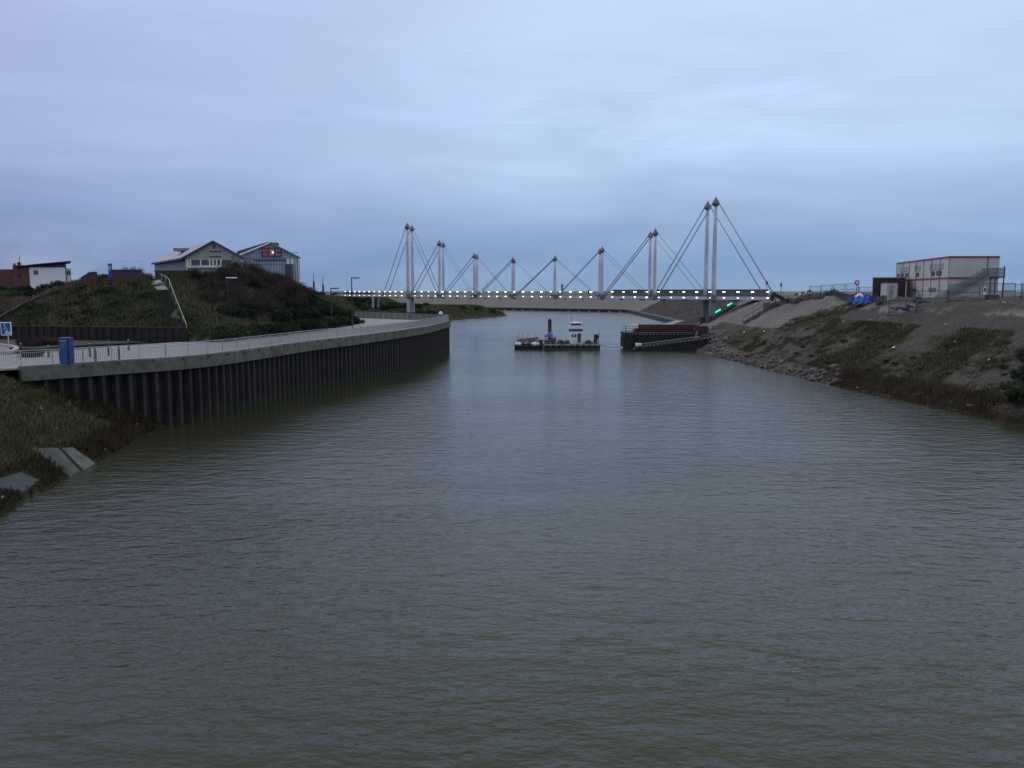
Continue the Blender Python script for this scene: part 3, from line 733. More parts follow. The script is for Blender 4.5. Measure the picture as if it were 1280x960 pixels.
for cx_ in (X(701.5), X(710), X(736.5)):
    m.cyl((cx_, YB+.8, 1.05), (cx_, YB+2.4, 1.05), 1, n=14, rings=[(0, .62 if cx_ != X(710) else .5), (1, .62)])
m.build('hatch_dome', M['black'], wb, smooth=False, world=True)
m = MB(); bx(m, X(744.2), X(747.5), YB+.8, YB+2, 1.05, 2.7); m.beam((X(748.7), YB+.5, 1), (X(748.7), YB+.5, 3.1), .1); m.beam((X(742), YB+.8, 1.1), (X(745), YB+1, 2.5), .14); m.beam((X(744), YB+1.4, 2.7), (X(748.7), YB+1.2, 2.4), .12)
m.cyl((X(746), YB+.6, 2.3), (X(746), YB+1.4, 2.3), .42, n=12); m.build('deck_winch', M['redbrown'], wb, world=True)
m = MB(); bx(m, X(681), X(688), YB+.5, YB+2, 1.05, 1.7); bx(m, X(689.5), X(695.5), YB+.4, YB+1.8, 1.05, 2.0); m.beam((X(681), YB+.4, 1.9), (X(696), YB+.6, 2.3), .12); m.build('deck_machinery', M['red'], wb, world=True, bevel=.05)
m = MB(); m.add([(X(680), YB+.6, 2.15), (X(692.5), YB+.4, 2.4), (X(692), YB+2, 2.7), (X(689), YB+2.2, 3.25), (X(684.5), YB+1.8, 2.75), (X(680), YB+2, 2.5), (X(686), YB+1.2, 2.95)], [(0, 1, 6), (1, 2, 6), (2, 3, 6), (3, 4, 6), (4, 5, 6), (5, 0, 6), (0, 5, 4, 3, 2, 1)])
m.build('tarpaulin', M['blue'], wb, world=True)
# low pontoon
pt = thing('work_pontoon', 'low dark pontoon cluttered with planks, sacks and thin poles left of the workboat', 'pontoon', (X(661), YB+3, 0))
a, b = X(643.5), X(679)
m = MB(); m.poly([(a+.1, YB+1, -.5), (b, YB+1, -.5), (b, YB+1, .8), (a-.1, YB+1, .8)], (0, 4, 0)); m.build('hull', M['hull'], pt, world=True, bevel=.06)
m = MB(); bx(m, a-.1, b, YB+.93, YB+5, .62, .8); m.build('rubbing_strake', M['blue'], pt, world=True)
m = MB()
for k in range(9): xx = a+.4+k*.5; m.beam((xx, YB+1.2, 1.05+.25*rnd.random()), (xx+.9, YB+3.5, 1.5+.45*rnd.random()), .35, .1)
for k in range(5): m.beam((a+.5, YB+1.6+.4*k, 1.2+.12*k), (b-.8, YB+1.8+.3*k, 1.75+.08*k), .3, .1)
m.build('plank', M['wood'], pt, world=True)
for px_, w_, h_ in ((646, .55, .32), (649.5, .6, .38), (666, .45, .3), (669, .7, .42), (673, .5, .3)):
    MB().cyl((X(px_)-w_/2, YB+1.15, .95), (X(px_)+w_/2, YB+1.2, .95), 1, n=8, rings=[(0, h_*.5), (.3, h_), (.7, h_*.9), (1, h_*.4)]).build('sack', M['white'], pt, smooth=True, world=True)
m = MB()
for k in range(7): xx = a+.3+k*.62; m.cyl((xx, YB+1.1, .9), (xx+.1, YB+1.2, .9), .22, n=8)
m.build('tyre_fender', M['black'], pt, world=True)
m = MB()
for px_ in (645, 647.5, 651, 654, 659.5, 663.5, 668, 672, 675.5):
    q = X(px_)+rnd.uniform(-.1, .1); m.beam((q, YB+1.2+rnd.random()*3, .8), (q+rnd.uniform(-.12, .12), YB+1.5+rnd.random()*2, 2.1+rnd.random()*1.2), .05)
m.build('stanchion', M['dgrey'], pt, world=True)
m = MB(); bx(m, X(674.5), X(679), YB+1.3, YB+3, .8, 1.7); m.build('machinery', M['dgrey'], pt, world=True, bevel=.05)
# spud pile
sp_ = thing('mooring_pile', 'dark red round mooring pile standing behind the workboat', 'mooring pile', (X(687.4, 155), 156.5, 0))
MB().cyl((0, 0, -2), (0, 0, 5.3), .3, n=12, rings=[(0, .3), (.96, .3), (1, .12)]).build('shaft', M['red'], sp_, smooth=False)
MB().cyl((0, 0, 4.95), (0, 0, 5.45), .33, n=12, rings=[(0, .33), (.5, .33), (1, .1)]).build('pile_cap', M['dgrey'], sp_)
MB().box((.27, -.2, 3.9), (.15, .25, 2.6)).build('guide', M['black'], sp_)
# landing barge with red rails
YD = 151.0
lb = thing('landing_barge', 'black hulled barge with dull red rails and boards, moored against the rocky right bank', 'barge', (X(835), YD+3, 0))
a, b = X(782, YD), X(906, YD)
m = MB(); m.poly([(a+.4, YD, -.6), (b, YD, -.6), (b, YD, 2.75), (a-.15, YD, 2.75)], (0, 6, 0)); m.build('hull', M['hull'], lb, world=True, bevel=.08)
m = MB(); bx(m, a-.2, b, YD-.06, YD+6.05, 2.75, 3.0); m.build('deck', M['redbrown'], lb, world=True)
for k in range(28):
    xx = a+.7+k*.62
    if xx < b-.3: MB().box((xx, YD-.12, 2.72), (.14, .14, .16)).build('white_cleat', M['rubbing'], lb, world=True)
m = MB()
for k in range(6): bx(m, X(781, YD)-.1+.5*k*0, X(781, YD)+.25, YD+.5+k*.9, YD+.8+k*.9, .3, 2.1)
m.build('fender_post', M['black'], lb, world=True)
m = MB()
for zz in (3.4, 3.8, 4.2): m.beam((a, YD+.1, zz), (b, YD+.1, zz), .07); m.beam((a, YD+.1, zz), (a, YD+5.8, zz), .07)
for k in range(11): m.beam((a+k*1.75, YD+.1, 3), (a+k*1.75, YD+.1, 4.3), .08)
m.build('guard_rail', M['red'], lb, world=True)
m = MB(); a2 = X(796, YD)
for k_, z0 in enumerate((3.05, 3.5, 3.95)): bx(m, a2+.3*k_, X(889-5*k_, YD), YD+3.2+.2*k_, YD+5.2, z0, z0+.38)
m.build('stacked_board', M['redbrown'], lb, world=True, bevel=.04)
m = MB(); bx(m, X(792, YD), X(800, YD), YD+2.2, YD+3, 3.7, 4.4); m.build('white_box', M['white'], lb, world=True)
m = MB(); bx(m, X(870, YD), X(886, YD), YD+.5, YD+2.6, 3.0, 4.15); m.build('red_container', M['red'], lb, world=True, bevel=.05)
# ramp pontoon
rp = thing('ramp_pontoon', 'black pontoon with a pale rising ramp edge, in front of the red railed barge', 'pontoon', (X(850), YB-3, 0))
YR = 147.2
a, b = X(792, YR), X(902, YR)
m = MB(); m.poly([(a+1, YR, -.5), (b-3.0, YR, -.5), (b, YR, 1.2), (b, YR, 2.55), (a+.6, YR, .55), (a+.1, YR, .1)], (0, 3, 0)); m.build('hull', M['hull'], rp, world=True, bevel=.05)
m = MB(); m.beam((a+.5, YR-.05, .8), (b, YR-.05, 2.75), .2, .12); m.build('ramp_edge', M['wood'], rp, world=True)
for k in range(22):
    tt = (k+.5)/22; MB().box((a+.5+(b-a-.5)*tt, YR-.16, .55+1.95*tt), (.13, .12, .17)).build('white_cleat', M['rubbing'], rp, world=True)
m = MB(); m.beam((a+.6, YR+1.4, 1.0), (b-3.8, YR+1.4, 2.45), .35, .08); m.beam((X(866), YR+1, 2.1), (X(869), YR+1, 3.5), .14); m.beam((X(866), YR+1, 2.3), (X(872), YR+1, 2.5), .14); m.build('gangway', M['pale_conc'], rp, world=True)
m = MB(); bx(m, a+.5, a+1.5, YR+.3, YR+1.3, .8, 1.3); m.build('white_box', M['white'], rp, world=True, bevel=.05)
m = MB()
for k in range(4): m.beam((b-3.5+.5*k, YR+.4, 2.6+.3*k), (b+1.2, YR+.4, 2.9+.3*k), .07)
m.build('guard_rail', M['rubbing'], rp, world=True)
rope = MB(); pts = [P(751, 431.5, 151), P(765, 434.5, 151), P(781, 433, 151)]
pts[1].z = .25
for p, q in zip(resample(pts, 1), resample(pts, 1)[1:]): rope.beam(p, q, .05)
tag(rope.build('mooring_rope', M['dgrey']), 'thin dark rope slung low between the workboat and the red railed barge', 'rope')
wr2 = MB().beam((X(781, 149), 149, 1.0), (X(787, 149), 149, .5), .18)

# revetment ledge along the water east of the bridge
lg = [(-100, 515, 0), (-9, 476.3, 0), (58.2, 421.2, 0), (52.2, 265, 0), (40, 225.5, 0)]
t = MB(); tw = MB(); tf = MB()
for p, q in zip(lg, lg[1:]):
    p, q = Vector(p), Vector(q); d_ = (q-p).normalized(); n_ = Vector((-d_.y, d_.x, 0))
    (t if q.y < 230 else tf).add([p+n_*-.3+Vector((0, 0, 1.28)), q+n_*-.3+Vector((0, 0, 1.28)), q+n_*2.6+Vector((0, 0, 1.28)), p+n_*2.6+Vector((0, 0, 1.28))], [(0, 1, 2, 3)])
    tw.beam(p+Vector((0, 0, .1))-n_*.35, q+Vector((0, 0, .1))-n_*.35, .4, 2.3)
lw = thing('canal_ledge', 'pale concrete ledge over a black edge wall at the foot of the far slope', 'ledge', (52, 265, 0))
t.build('ledge_top', M['pale_conc'], lw, world=True); tf.build('ledge_top', M['dark_conc'], lw, world=True); tw.build('edge_wall', M['black'], lw, world=True)

# stairs with teal lit handrails on the slope east of the pier
for (pa, pb, lit) in (((893, 398), (921, 382), True), ((932, 405), (972, 381), False)):
    a_, b_ = hit(*pa), hit(*pb); a_.z = H(a_.x, a_.y); b_.z = H(b_.x, b_.y)
    st = thing('slope_stairs', 'narrow stair on the gravel slope beside the bridge pier with a teal lit rail' if lit else 'dark unlit stair climbing the gravel slope right of the teal lit one', 'stairs', a_)
    n_ = max(8, int((b_-a_).length/.4)); m = MB()
    for k in range(n_):
        p = a_.lerp(b_, (k+.5)/n_); m.beam(p+Vector((-.5, .5, .12)), p+Vector((.5, -.5, .12)), .4, .18)
    m.build('step', M['dark_conc'], st, world=True)
    m = MB(); m.beam(a_+Vector((-.6, -.4, 1.0)), b_+Vector((-.6, -.4, 1.0)), .08)
    for k in range(7): p = a_.lerp(b_, k/6)+Vector((-.6, -.4, 0)); m.beam(p, p+Vector((0, 0, 1)), .06)
    m.build('handrail', M['dgrey'], st, world=True)
    if lit:
        for u0, u1 in ((.02, .36), (.66, .86)):
            MB().beam(a_.lerp(b_, u0)+Vector((-.6, -.5, .92)), a_.lerp(b_, u1)+Vector((-.6, -.5, .92)), .14, .2).build('light_strip', M['teal'], st, world=True)

# ------------------------------------------------------------------ left bank things
# two concrete slabs on the near bank
def slab(name, pix, label, mt, extra=None):
    pts = [hit(*p) for p in pix]; c = sum(pts, Vector())/len(pts)
    r = thing(name, label, 'slab', c); m = MB(); m.poly([p+Vector((.05, -.02, .10+.05*rnd.random())) for p in pts], (-.25, .1, -.5)); m.build('slab', mt, r, world=True, bevel=.03)
    return r, pts
s_, pp = slab('concrete_slab', [(40, 563), (72, 562), (103, 594), (86, 599)], 'pale cracked concrete slab lying on the grassy near bank above the water', M['slab'])
m = MB(); q = [hit(*p) for p in ((76, 562), (90, 561), (121, 583), (106, 592))]; m.poly([p+Vector((.10, -.05, .10)) for p in q], (-.2, .1, -.4)); m.build('channel', M['concrete'], s_, world=True)
s_, pp = slab('concrete_slab', [(-12, 604), (26, 592), (48, 602), (30, 617), (-6, 612)], 'dark blue grey slab at the lower left edge of the near bank', M['dark_conc'])

def signpost(px, py, D, hpost, label, kind='blue'):
    base = PZ(px, py, QZ); return base
b0 = Vector((P(12, 447, 66).x, 66, QZ))
sg = thing('road_sign', 'square blue path sign with white border and pale green figure on a grey post', 'sign', b0)
ztop = P(10, 403, 66).z-QZ
MB().cyl((0, 0, 0), (0, 0, ztop), .045, n=8).build('post', M['rail_grey'], sg)
MB().box((-.08, -.08, ztop-.5), (.86, .05, 1.05)).build('border', M['white'], sg, bevel=.02)
MB().box((-.08, -.115, ztop-.5), (.72, .02, .91)).build('blue_face', M['blue'], sg)
M['figure'] = mat('sign_green_figure', (.28, .55, .30), .5)
f = MB(); zc = ztop-.5
for p, q in (((-.16, zc+.30), (-.10, zc+.12)), ((-.10, zc+.14), (.02, zc-.06)), ((.0, zc-.04), (.12, zc-.28)), ((.02, zc), (-.08, zc-.25)), ((-.1, zc+.1), (-.2, zc-.02))):
    f.beam((p[0], -.135, p[1]), (q[0], -.135, q[1]), .02, .07)
f.cyl((-.17, -.15, zc+.34), (-.17, -.12, zc+.34), .06, n=10); f.build('walking_figure', M['figure'], sg)
f = MB()
for cx_ in (-.04, .18): f.cyl((cx_, -.145, zc-.32), (cx_, -.125, zc-.32), .09, n=12)
f.beam((-.04, -.135, zc-.32), (.07, -.135, zc-.18), .02, .04); f.beam((.07, -.135, zc-.18), (.18, -.135, zc-.32), .02, .04); f.build('bicycle_mark', M['white'], sg)

# blue recycling cabinet
b0 = PZ(84.5, 456, QZ); 
bn = thing('blue_cabinet', 'tall blue metal cabinet with a pale lid strip, standing on the paving behind the railing', 'cabinet', b0, R(-12)); bn.scale = (.82, .82, .97)
m = MB(); m.box((0, 0, .98), (.78, .8, 1.75)); m.build('body', M['blue'], bn, bevel=.05)
MB().box((0, 0, 1.93), (.86, .88, .14)).build('lid', M['blue'], bn, bevel=.04)
MB().box((0, -.42, 1.78), (.6, .04, .07)).build('slot_trim', M['rubbing'], bn)
MB().box((0, -.415, 1.45), (.6, .03, .45)).build('door', mat('lighter_blue', (.05, .11, .30), .5), bn)
MB().box((0, -.415, .6), (.64, .03, .95)).build('door', mat('mid_blue', (.035, .10, .27), .5), bn)
for sx in (-.46, .46): MB().cyl((sx, -.3, 0), (sx, -.3, 2.0), .05, n=8).build('corner_post', M['dgrey'], bn)
# bollards
bd = thing('bollard', 'x', 'bollard', (0, 0, QZ))
MB().cyl((0, 0, 0), (0, 0, 1.05), .085, n=10, rings=[(0, .1), (.05, .085), (.9, .085), (.97, .075), (1, .04)]).build('shaft', M['dgrey'], bd)
MB().cyl((0, 0, .86), (0, 0, .92), .092, n=10).build('band', M['rail_grey'], bd)
first = True
for px_, py_, lab in ((26.5, 443, 'dark bollard standing alone beside the road, nearest the road sign'), (61, 447, 'thin dark bollard just left of the blue cabinet'), (112.5, 446.5, 'bollard on the pale path, first to the right of the blue cabinet'), (119.5, 453, 'short bollard just behind the railing, between two taller bollards'),
                      (136, 445, 'bollard on the pale path, third to the right of the blue cabinet'), (149, 450, 'bollard close behind the railing at the tip of the pale path'), (161, 438, 'farthest bollard, at the right end of the row by the retaining wall')):
    o = bd if first else copy_tree(bd); first = False
    o['label'] = lab; o['group'] = 'bollards on the quay'; o.location = PZ(px_, py_, QZ)
    o.scale = (1, 1, 1.25 if px_ in (112.5, 136) else 1)

# street lamps
def lamp(name, px, D, top, lab, arm=1, base=None, lit=False):
    p = P(px, 400, D); zb = H(p.x, p.y, False) if base is None else base; zt = P(px, top, D).z
    r = thing(name, lab, 'street lamp', (p.x, D, zb), 0, 'street lamps on the left shore')
    h = zt-zb
    MB().cyl((0, 0, -.2), (0, 0, h), .09, n=8, rings=[(0, .11), (1, .065)]).build('post', M['dgrey'], r)
    MB().box((arm*.55, 0, h+.02), (1.25, .4, .14)).build('lamp_head', M['dgrey'] if not lit else M['white'], r, bevel=.04)
    MB().box((arm*.6, 0, h-.065), (.6, .25, .03)).build('lamp_glass', M['rubbing'], r)
    return r
lamp('street_lamp', 440.5, 120, 347.5, 'tall dark street lamp with a flat head at the right end of the green hedge', base=5.3)
lamp('street_lamp', 414.5, 118, 360.5, 'low flat headed street lamp rising from the bushes left of the bridge', base=5.6)
lamp('street_lamp', 285.5, 100, 347.5, 'street lamp with a pale head showing in front of the brown thicket', lit=True)
for px_, top, lab in ((392.5, 341, 'thin dark pole left of its taller neighbour, right of the glazed hall'), (404, 345, 'thin dark pole rising from bushes halfway between the glazed hall and the bridge')):
    p = P(px_, 365, 160); r = thing('thin_pole', lab, 'pole', (p.x, 160, 7)); zt = P(px_, top, 160).z-7
    MB().cyl((0, 0, -.5), (0, 0, zt), .11, .05, 6).build('pole', M['dgrey'], r)
    MB().cyl((0, 0, zt-3), (0, 0, zt-1.6), .2, .16, 6).build('sleeve', M['dgrey'], r)
# distant beacon seen above the bridge rail
p = P(702.5, 364, 430); r = thing('beacon_post', 'short dark red beacon post rising behind the middle of the footbridge', 'beacon', (p.x, 500, 9.0))
r.location = (P(702.5, 364, 500).x, 500, 9)
MB().cyl((0, 0, 0), (0, 0, 5.2), .6, .5, 10).build('shaft', M['dgrey'], r); MB().cyl((0, 0, 4.3), (0, 0, 5.9), .75, .3, 10).build('beacon_head', M['dgrey'], r)
# lifebuoy stand at the point
p = Vector((P(551, 391, 140).x, 140, QZ)); r = thing('lifebuoy_stand', 'white topped blue lifebuoy stand at the tip of the quay', 'lifebuoy stand', p)
MB().cyl((0, 0, 0), (0, 0, 1.1), .05, n=8).build('post', M['rail_grey'], r); MB().box((0, -.05, .95), (.55, .2, .75)).build('holder', M['blue'], r, bevel=.05)
MB().cyl((0, -.22, 1.55), (0, .12, 1.55), .3, n=14, rings=[(0, .22), (.3, .32), (.7, .32), (1, .22)]).build('lifebuoy', M['white'], r)

# hill: ramp path, stairs, walls
def ground_strip(name, pixa, pixb, mt, lift=.06, n=24):
    A = []; B = []
    def interp(pix, t):
        k = t*(len(pix)-1); i = min(int(k), len(pix)-2); f_ = k-i
        return pix[i][0]*(1-f_)+pix[i+1][0]*f_, pix[i][1]*(1-f_)+pix[i+1][1]*f_
    for k in range(n+1):
        a_ = hit(*interp(pixa, k/n)); b_ = hit(*interp(pixb, k/n)); a_.z += lift; b_.z += lift; A.append(a_); B.append(b_)
    return tag(MB().ribbon(A, B).build(name, mt), kind='structure'), A, B
ground_strip('path', [(-20, 407), (40, 377), (66, 364), (84, 351)], [(-20, 414), (42, 381), (70, 367), (92, 351)], mat('earth_path', (.15, .125, .10), .95, var=.4, scale=1), .1)
_, A_, B_ = ground_strip('path', [(183, 348), (196, 364)], [(196, 347), (213, 363)], M['paving'], .10, 8)
st = thing('hill_stairs', 'long dark stair straight down the mound with one pale handrail', 'stairs', hit(225, 424))
ta, tb = hit(204, 364), hit(224, 423); n_ = 42; m = MB(); wdt = .8; M['mossy'] = mat('mossy_steps', (.022, .028, .022), .9, var=.4)
for k in range(n_):
    p = ta.lerp(tb, (k+.5)/n_); p.z = H(p.x, p.y, False)+.1; m.box(p, (wdt*2, .36, .22))
m.build('step', M['mossy'], st, world=True)
hp = [hit(197, 347), hit(211, 362)]+[hit(211+22.5*k/6, 363+54*k/6) for k in range(1, 7)]
hp = [hp[0], hp[1], hp[-1]]; hp = [Vector((p.x, p.y, H(p.x, p.y, False)+.8)) for p in hp]; hp[1].z += .5; hp.insert(2, hp[1].lerp(hp[2], .5)); hp[2].z = H(hp[2].x, hp[2].y, False)+.9
hl = resample(hp, 1.2); m = MB()
for p, q in zip(hl, hl[1:]): m.beam(p, q, .055)
m.build('handrail', M['rail_grey'], st, world=True)
for p in resample(hp, 2.4): MB().beam(p, p-Vector((0, 0, .8)), .05).build('handrail_post', M['rail_grey'], st, world=True)
# dark low kerb wall below the ramp path
kw = thing('path_edging', 'thin black edging wall following the slanting path up the mound', 'edging', hit(40, 384)); m = MB()
pts = [hit(-15+107*k/12, 413-(413-352)*k/12) for k in range(13)]
pts = [Vector((p.x, p.y, H(p.x, p.y, False)+.3)) for p in pts]
for p, q in zip(pts, pts[1:]): m.beam(p, q, .12, .75)
m.build('edging', M['black'], kw, world=True)

def crest(px, D): p = P(px, 360, D); return Vector((p.x, D, H(p.x, D, False)))
def zz_(py, D): return P(640, py, D).z
def wallbox(name, px0, px1, ptop, D, depth, mt, lab, cat, cop=True):
    a_, b_ = P(px0, 360, D), P(px1, 360, D); zb = min(H(a_.x, D, False), H(b_.x, D, False))-.6; zt = zz_(ptop, D)
    r = thing(name, lab, cat, ((a_.x+b_.x)/2, D, zb)); w = b_.x-a_.x
    MB().box((0, depth/2, (zt-zb)/2), (w, depth, zt-zb)).build('brickwork', mt, r)
    if cop: MB().box((0, depth/2, zt-zb+.05), (w+.15, depth+.15, .12)).build('coping', M['dark_conc'], r)
    return r
wallbox('brick_wall', 141, 176, 338, 101, .5, M['brick_dark'], 'wider dark brick wall on top of the mound, beside the blue white panel', 'brick wall')
r = thing('brick_wall', 'small dark brick wall with a sloping top left of the wider one on the mound', 'brick wall', crest(112, 101)-Vector((0, 0, .6)))
a_, b_ = P(101, 360, 101), P(120, 360, 101); m = MB(); z0 = r.location.z
m.poly([(a_.x, 101, z0), (b_.x, 101, z0), (b_.x, 101, zz_(339.5, 101)), ((a_.x+b_.x)/2+.2, 101, zz_(340, 101)), (a_.x, 101, zz_(347, 101))], (0, .5, 0)); m.build('brickwork', M['brick_dark'], r, world=True)
r = thing('information_panel', 'small upright blue and white panel at the left end of the dark brick wall', 'panel', crest(139, 102))
zt = zz_(330, 102)-r.location.z
MB().box((0, 0, zt/2), (.42, .18, zt)).build('panel', M['blue'], r, bevel=.02); MB().box((0, -.1, zt-.45), (.36, .02, .55)).build('white_poster', M['rubbing'], r); MB().box((0, 0, zt+.02), (.46, .22, .06)).build('cap', M['black'], r)
# brick wall across the top of the thicket
wallbox('brick_wall', 194.5, 247, 339, 103, .5, M['brick_dark'], 'long low brown wall in front of the cream gabled hall', 'brick wall')

# houses
def block(r, x0, x1, y0, y1, z0, z1, name, mt):
    k = y1/y0 if y1-y0 > 1 else 1.0
    return MB().prism([(x0, y0), (x1, y0), (x1*k, y1), (x0*k, y1)], z0, z1).build(name, mt, r, world=True)
DH = 135
hx = lambda px, D=DH: P(px, 350, D).x
r = thing('red_brick_building', 'stepped red brick building at the far left edge, beside the white house', 'building', (hx(18), DH, 9.5))
block(r, hx(-40), hx(16.5), DH+1.5, DH+9, 9.5, zz_(336.5, DH+1), 'wall', M['brick'])
block(r, hx(9), hx(19), DH+3, DH+8, 11, zz_(334.5, DH+3), 'stair_tower', M['clad_dark'])
block(r, hx(16.8), hx(37.4), DH, DH+8, 9.5, zz_(331.5, DH), 'wall', M['brick'])
block(r, hx(16.9), hx(20), DH+.2, DH+2, 13, zz_(329, DH), 'chimney', M['brick'])
wn = block(r, hx(22), hx(26.5), DH-.04, DH+.2, zz_(346.5, DH), zz_(342, DH), 'window', M['redbrown'])
m = MB(); m.beam((hx(21.5), DH+1, 13), (hx(21.5), DH+1, zz_(320, DH)), .06); m.cyl((hx(21.5), DH+.8, 14.9), (hx(22.2), DH+.6, 14.9), .3, n=10); m.build('aerial', M['dgrey'], r, world=True)
r = thing('white_house', 'white house under a dark sloping flat roof at the far left of the mound', 'house', (hx(62), DH, 9.5))
block(r, hx(37.4), hx(83), DH+.1, DH+9, 9.5, zz_(334.2, DH), 'wall', M['white'])
block(r, hx(83.0, DH+2.5), hx(89.5, DH+2.5), DH+2.5, DH+8, 9.5, zz_(335, DH), 'wing', M['white'])
m = MB(); m.poly([(hx(25), DH, zz_(333.8, DH)), (hx(83.5), DH, zz_(334, DH)), (hx(83.5), DH, zz_(328.5, DH)), (hx(54), DH, zz_(330.5, DH))], (hx(60)*8.8/DH, 8.8, 0)); m.build('roof_fascia', M['redframe'] if False else M['roof_dark'], r, world=True)
m = MB(); m.poly([(hx(23), DH-.6, zz_(333.2, DH)), (hx(50), DH-.6, zz_(329.8, DH)), (hx(92), DH-.6, zz_(326.2, DH)), (hx(93), DH-.6, zz_(327.3, DH)), (hx(50), DH-.6, zz_(331, DH))], (hx(60)*10/DH, 10, 0)); m.build('roof', M['clad_dark'], r, world=True)
for x0_, x1_, y0_, y1_, dy in ((42.3, 47.6, 338, 343, 0), (84.4, 88.2, 338.3, 343, 2.4)):
    w_ = block(r, hx(x0_, DH+dy), hx(x1_, DH+dy), DH+.02+dy, DH+.3+dy, zz_(y1_, DH), zz_(y0_, DH), 'window', M['glass'])
    bx(MB(), (hx(x0_, DH+dy)+hx(x1_, DH+dy))/2-.04, (hx(x0_, DH+dy)+hx(x1_, DH+dy))/2+.04, DH-.02+dy, DH+.1+dy, zz_(y1_, DH), zz_(y0_, DH)).build('frame', M['rubbing'], w_, world=False)
    for c_ in w_.children: c_.matrix_parent_inverse = Matrix(); c_.location = (-r.location.x, -r.location.y, -r.location.z)
block(r, hx(82.5), hx(83.6), DH-.02, DH+.05, 9.5, zz_(334, DH), 'downpipe', M['dgrey'])

# gabled halls
def gable(r, x0, x1, xr, D, zE, zR, zb, depth, wm, name='gable_wall'):
    return MB().poly([(x0, D, zb), (x1, D, zb), (x1, D, zE), (xr, D, zR), (x0, D, zE)], (0, depth, 0)).build(name, wm, r, world=True)
D1 = 140; h1 = lambda px: P(px, 340, D1).x; z1 = lambda py: zz_(py, D1)
r = thing('gabled_hall', 'cream gabled hall with a long zinc roof and blue grey side wall above the thicket', 'hall', (h1(268), D1, 10.5))
gx0, gx1, gxr = h1(232.5), h1(303), h1(268.8); zE, zR = z1(321.5), z1(301.8)
gable(r, gx0, gx1, gxr, D1, zE, zR, 9.5, .4, M['clad_cream'])
# body recedes to the left: back gable further and shifted
bkx = lambda px: P(px, 340, D1+26).x
bx0 = bkx(193.5); sh = bx0-gx0; dep = 26
def bk(x): return x+sh
zE2, zR2 = zE, zR
S0 = [(gx0, D1+.4, 9.5), (gx0, D1+.4, zE), (bk(gx0), D1+dep, zE), (bk(gx0), D1+dep, 9.5)]
MB().add(S0, [(0, 1, 2, 3)]).build('side_wall', M['clad_blue'], r, world=True)
MB().add([(bk(gx0), D1+dep, 9.5), (bk(gx1), D1+dep, 9.5), (bk(gx1), D1+dep, zE), (bk(gxr), D1+dep, zR), (bk(gx0), D1+dep, zE)], [(0, 1, 2, 3, 4)]).build('rear_wall', M['clad_blue'], r, world=True)
def roofslab(xa, za, xb, zb_, mt, name, ov=.35):
    m = MB(); o_ = Vector((0, 0, .14))
    A0, B0 = Vector((xa, D1-ov, za)), Vector((xb, D1-ov, zb_)); A1, B1 = Vector((bk(xa), D1+dep, za)), Vector((bk(xb), D1+dep, zb_))
    m.add([A0, B0, B1, A1, A0+o_, B0+o_, B1+o_, A1+o_], [(3, 2, 1, 0), (4, 5, 6, 7), (0, 1, 5, 4), (1, 2, 6, 5), (2, 3, 7, 6), (3, 0, 4, 7)]); return m.build(name, mt, r, world=True)
roofslab(gx0-.5, zE-.2, gxr, zR, M['roof_zinc'], 'roof'); roofslab(gxr, zR, gx1+.5, zE-.2, M['roof_zinc'], 'roof')
m = MB()
for xa, za, xb, zb_ in ((gx0-.5, zE-.25, gxr, zR-.02), (gxr, zR-.02, gx1+.5, zE-.25)): m.beam((xa, D1-.42, za), (xb, D1-.42, zb_), .14, .3)
m.beam((gx0-.55, D1-.3, zE-.28), (bk(gx0)-.55, D1+dep, zE-.28), .2, .25)
m.build('eaves_trim', M['clad_dark'], r, world=True)
m = MB(); rx = gxr+sh*.42; m.box((rx-2.2, D1+dep*.45, zR-.9), (2.6, 6, .5)); m.build('roof_vent', M['clad_blue'], r, world=True)
for xa, xb in ((240, 251), (252.5, 262), (264, 266.6), (268, 271), (272.3, 275.5), (278.5, 290)):
    block(r, h1(xa), h1(xb), D1-.05, D1+.1, z1(331), z1(325), 'window', M['glass'])
for px_ in (235, 239, 251.7, 263, 267.2, 271.6, 276.8): block(r, h1(px_)-.09, h1(px_)+.09, D1-.16, D1-.06, 9.5 if px_ > 270 else z1(334), z1(324), 'post', M['white'])
for py_ in (314, 320.5): block(r, h1(263), h1(277), D1-.08, D1+.05, z1(py_+.9), z1(py_-.5), 'louvre', M['clad_dark'])
block(r, h1(267.5), h1(270.2), D1-.08, D1+.05, z1(310.5), z1(306.5), 'vent', M['clad_dark'])
block(r, h1(236), h1(296), D1-.4, D1-.1, z1(334.5), z1(332.6), 'balcony_edge', M['white'])
block(r, h1(279), h1(292), D1-.2, D1-.05, 9.5, z1(335), 'door', M['clad_dark'])
m = MB()
for k in range(30):
    xx = gx0+.4+k*(gx1-gx0-.8)/29; u_ = abs(xx-gxr)/(gx1-gxr if xx > gxr else gxr-gx0); zt_ = zR-(zR-zE)*u_-.4; m.beam((xx, D1-.03, 9.6), (xx, D1-.03, zt_), .06, .05)
m.build('cladding_joint', M['concrete'], r, world=True)
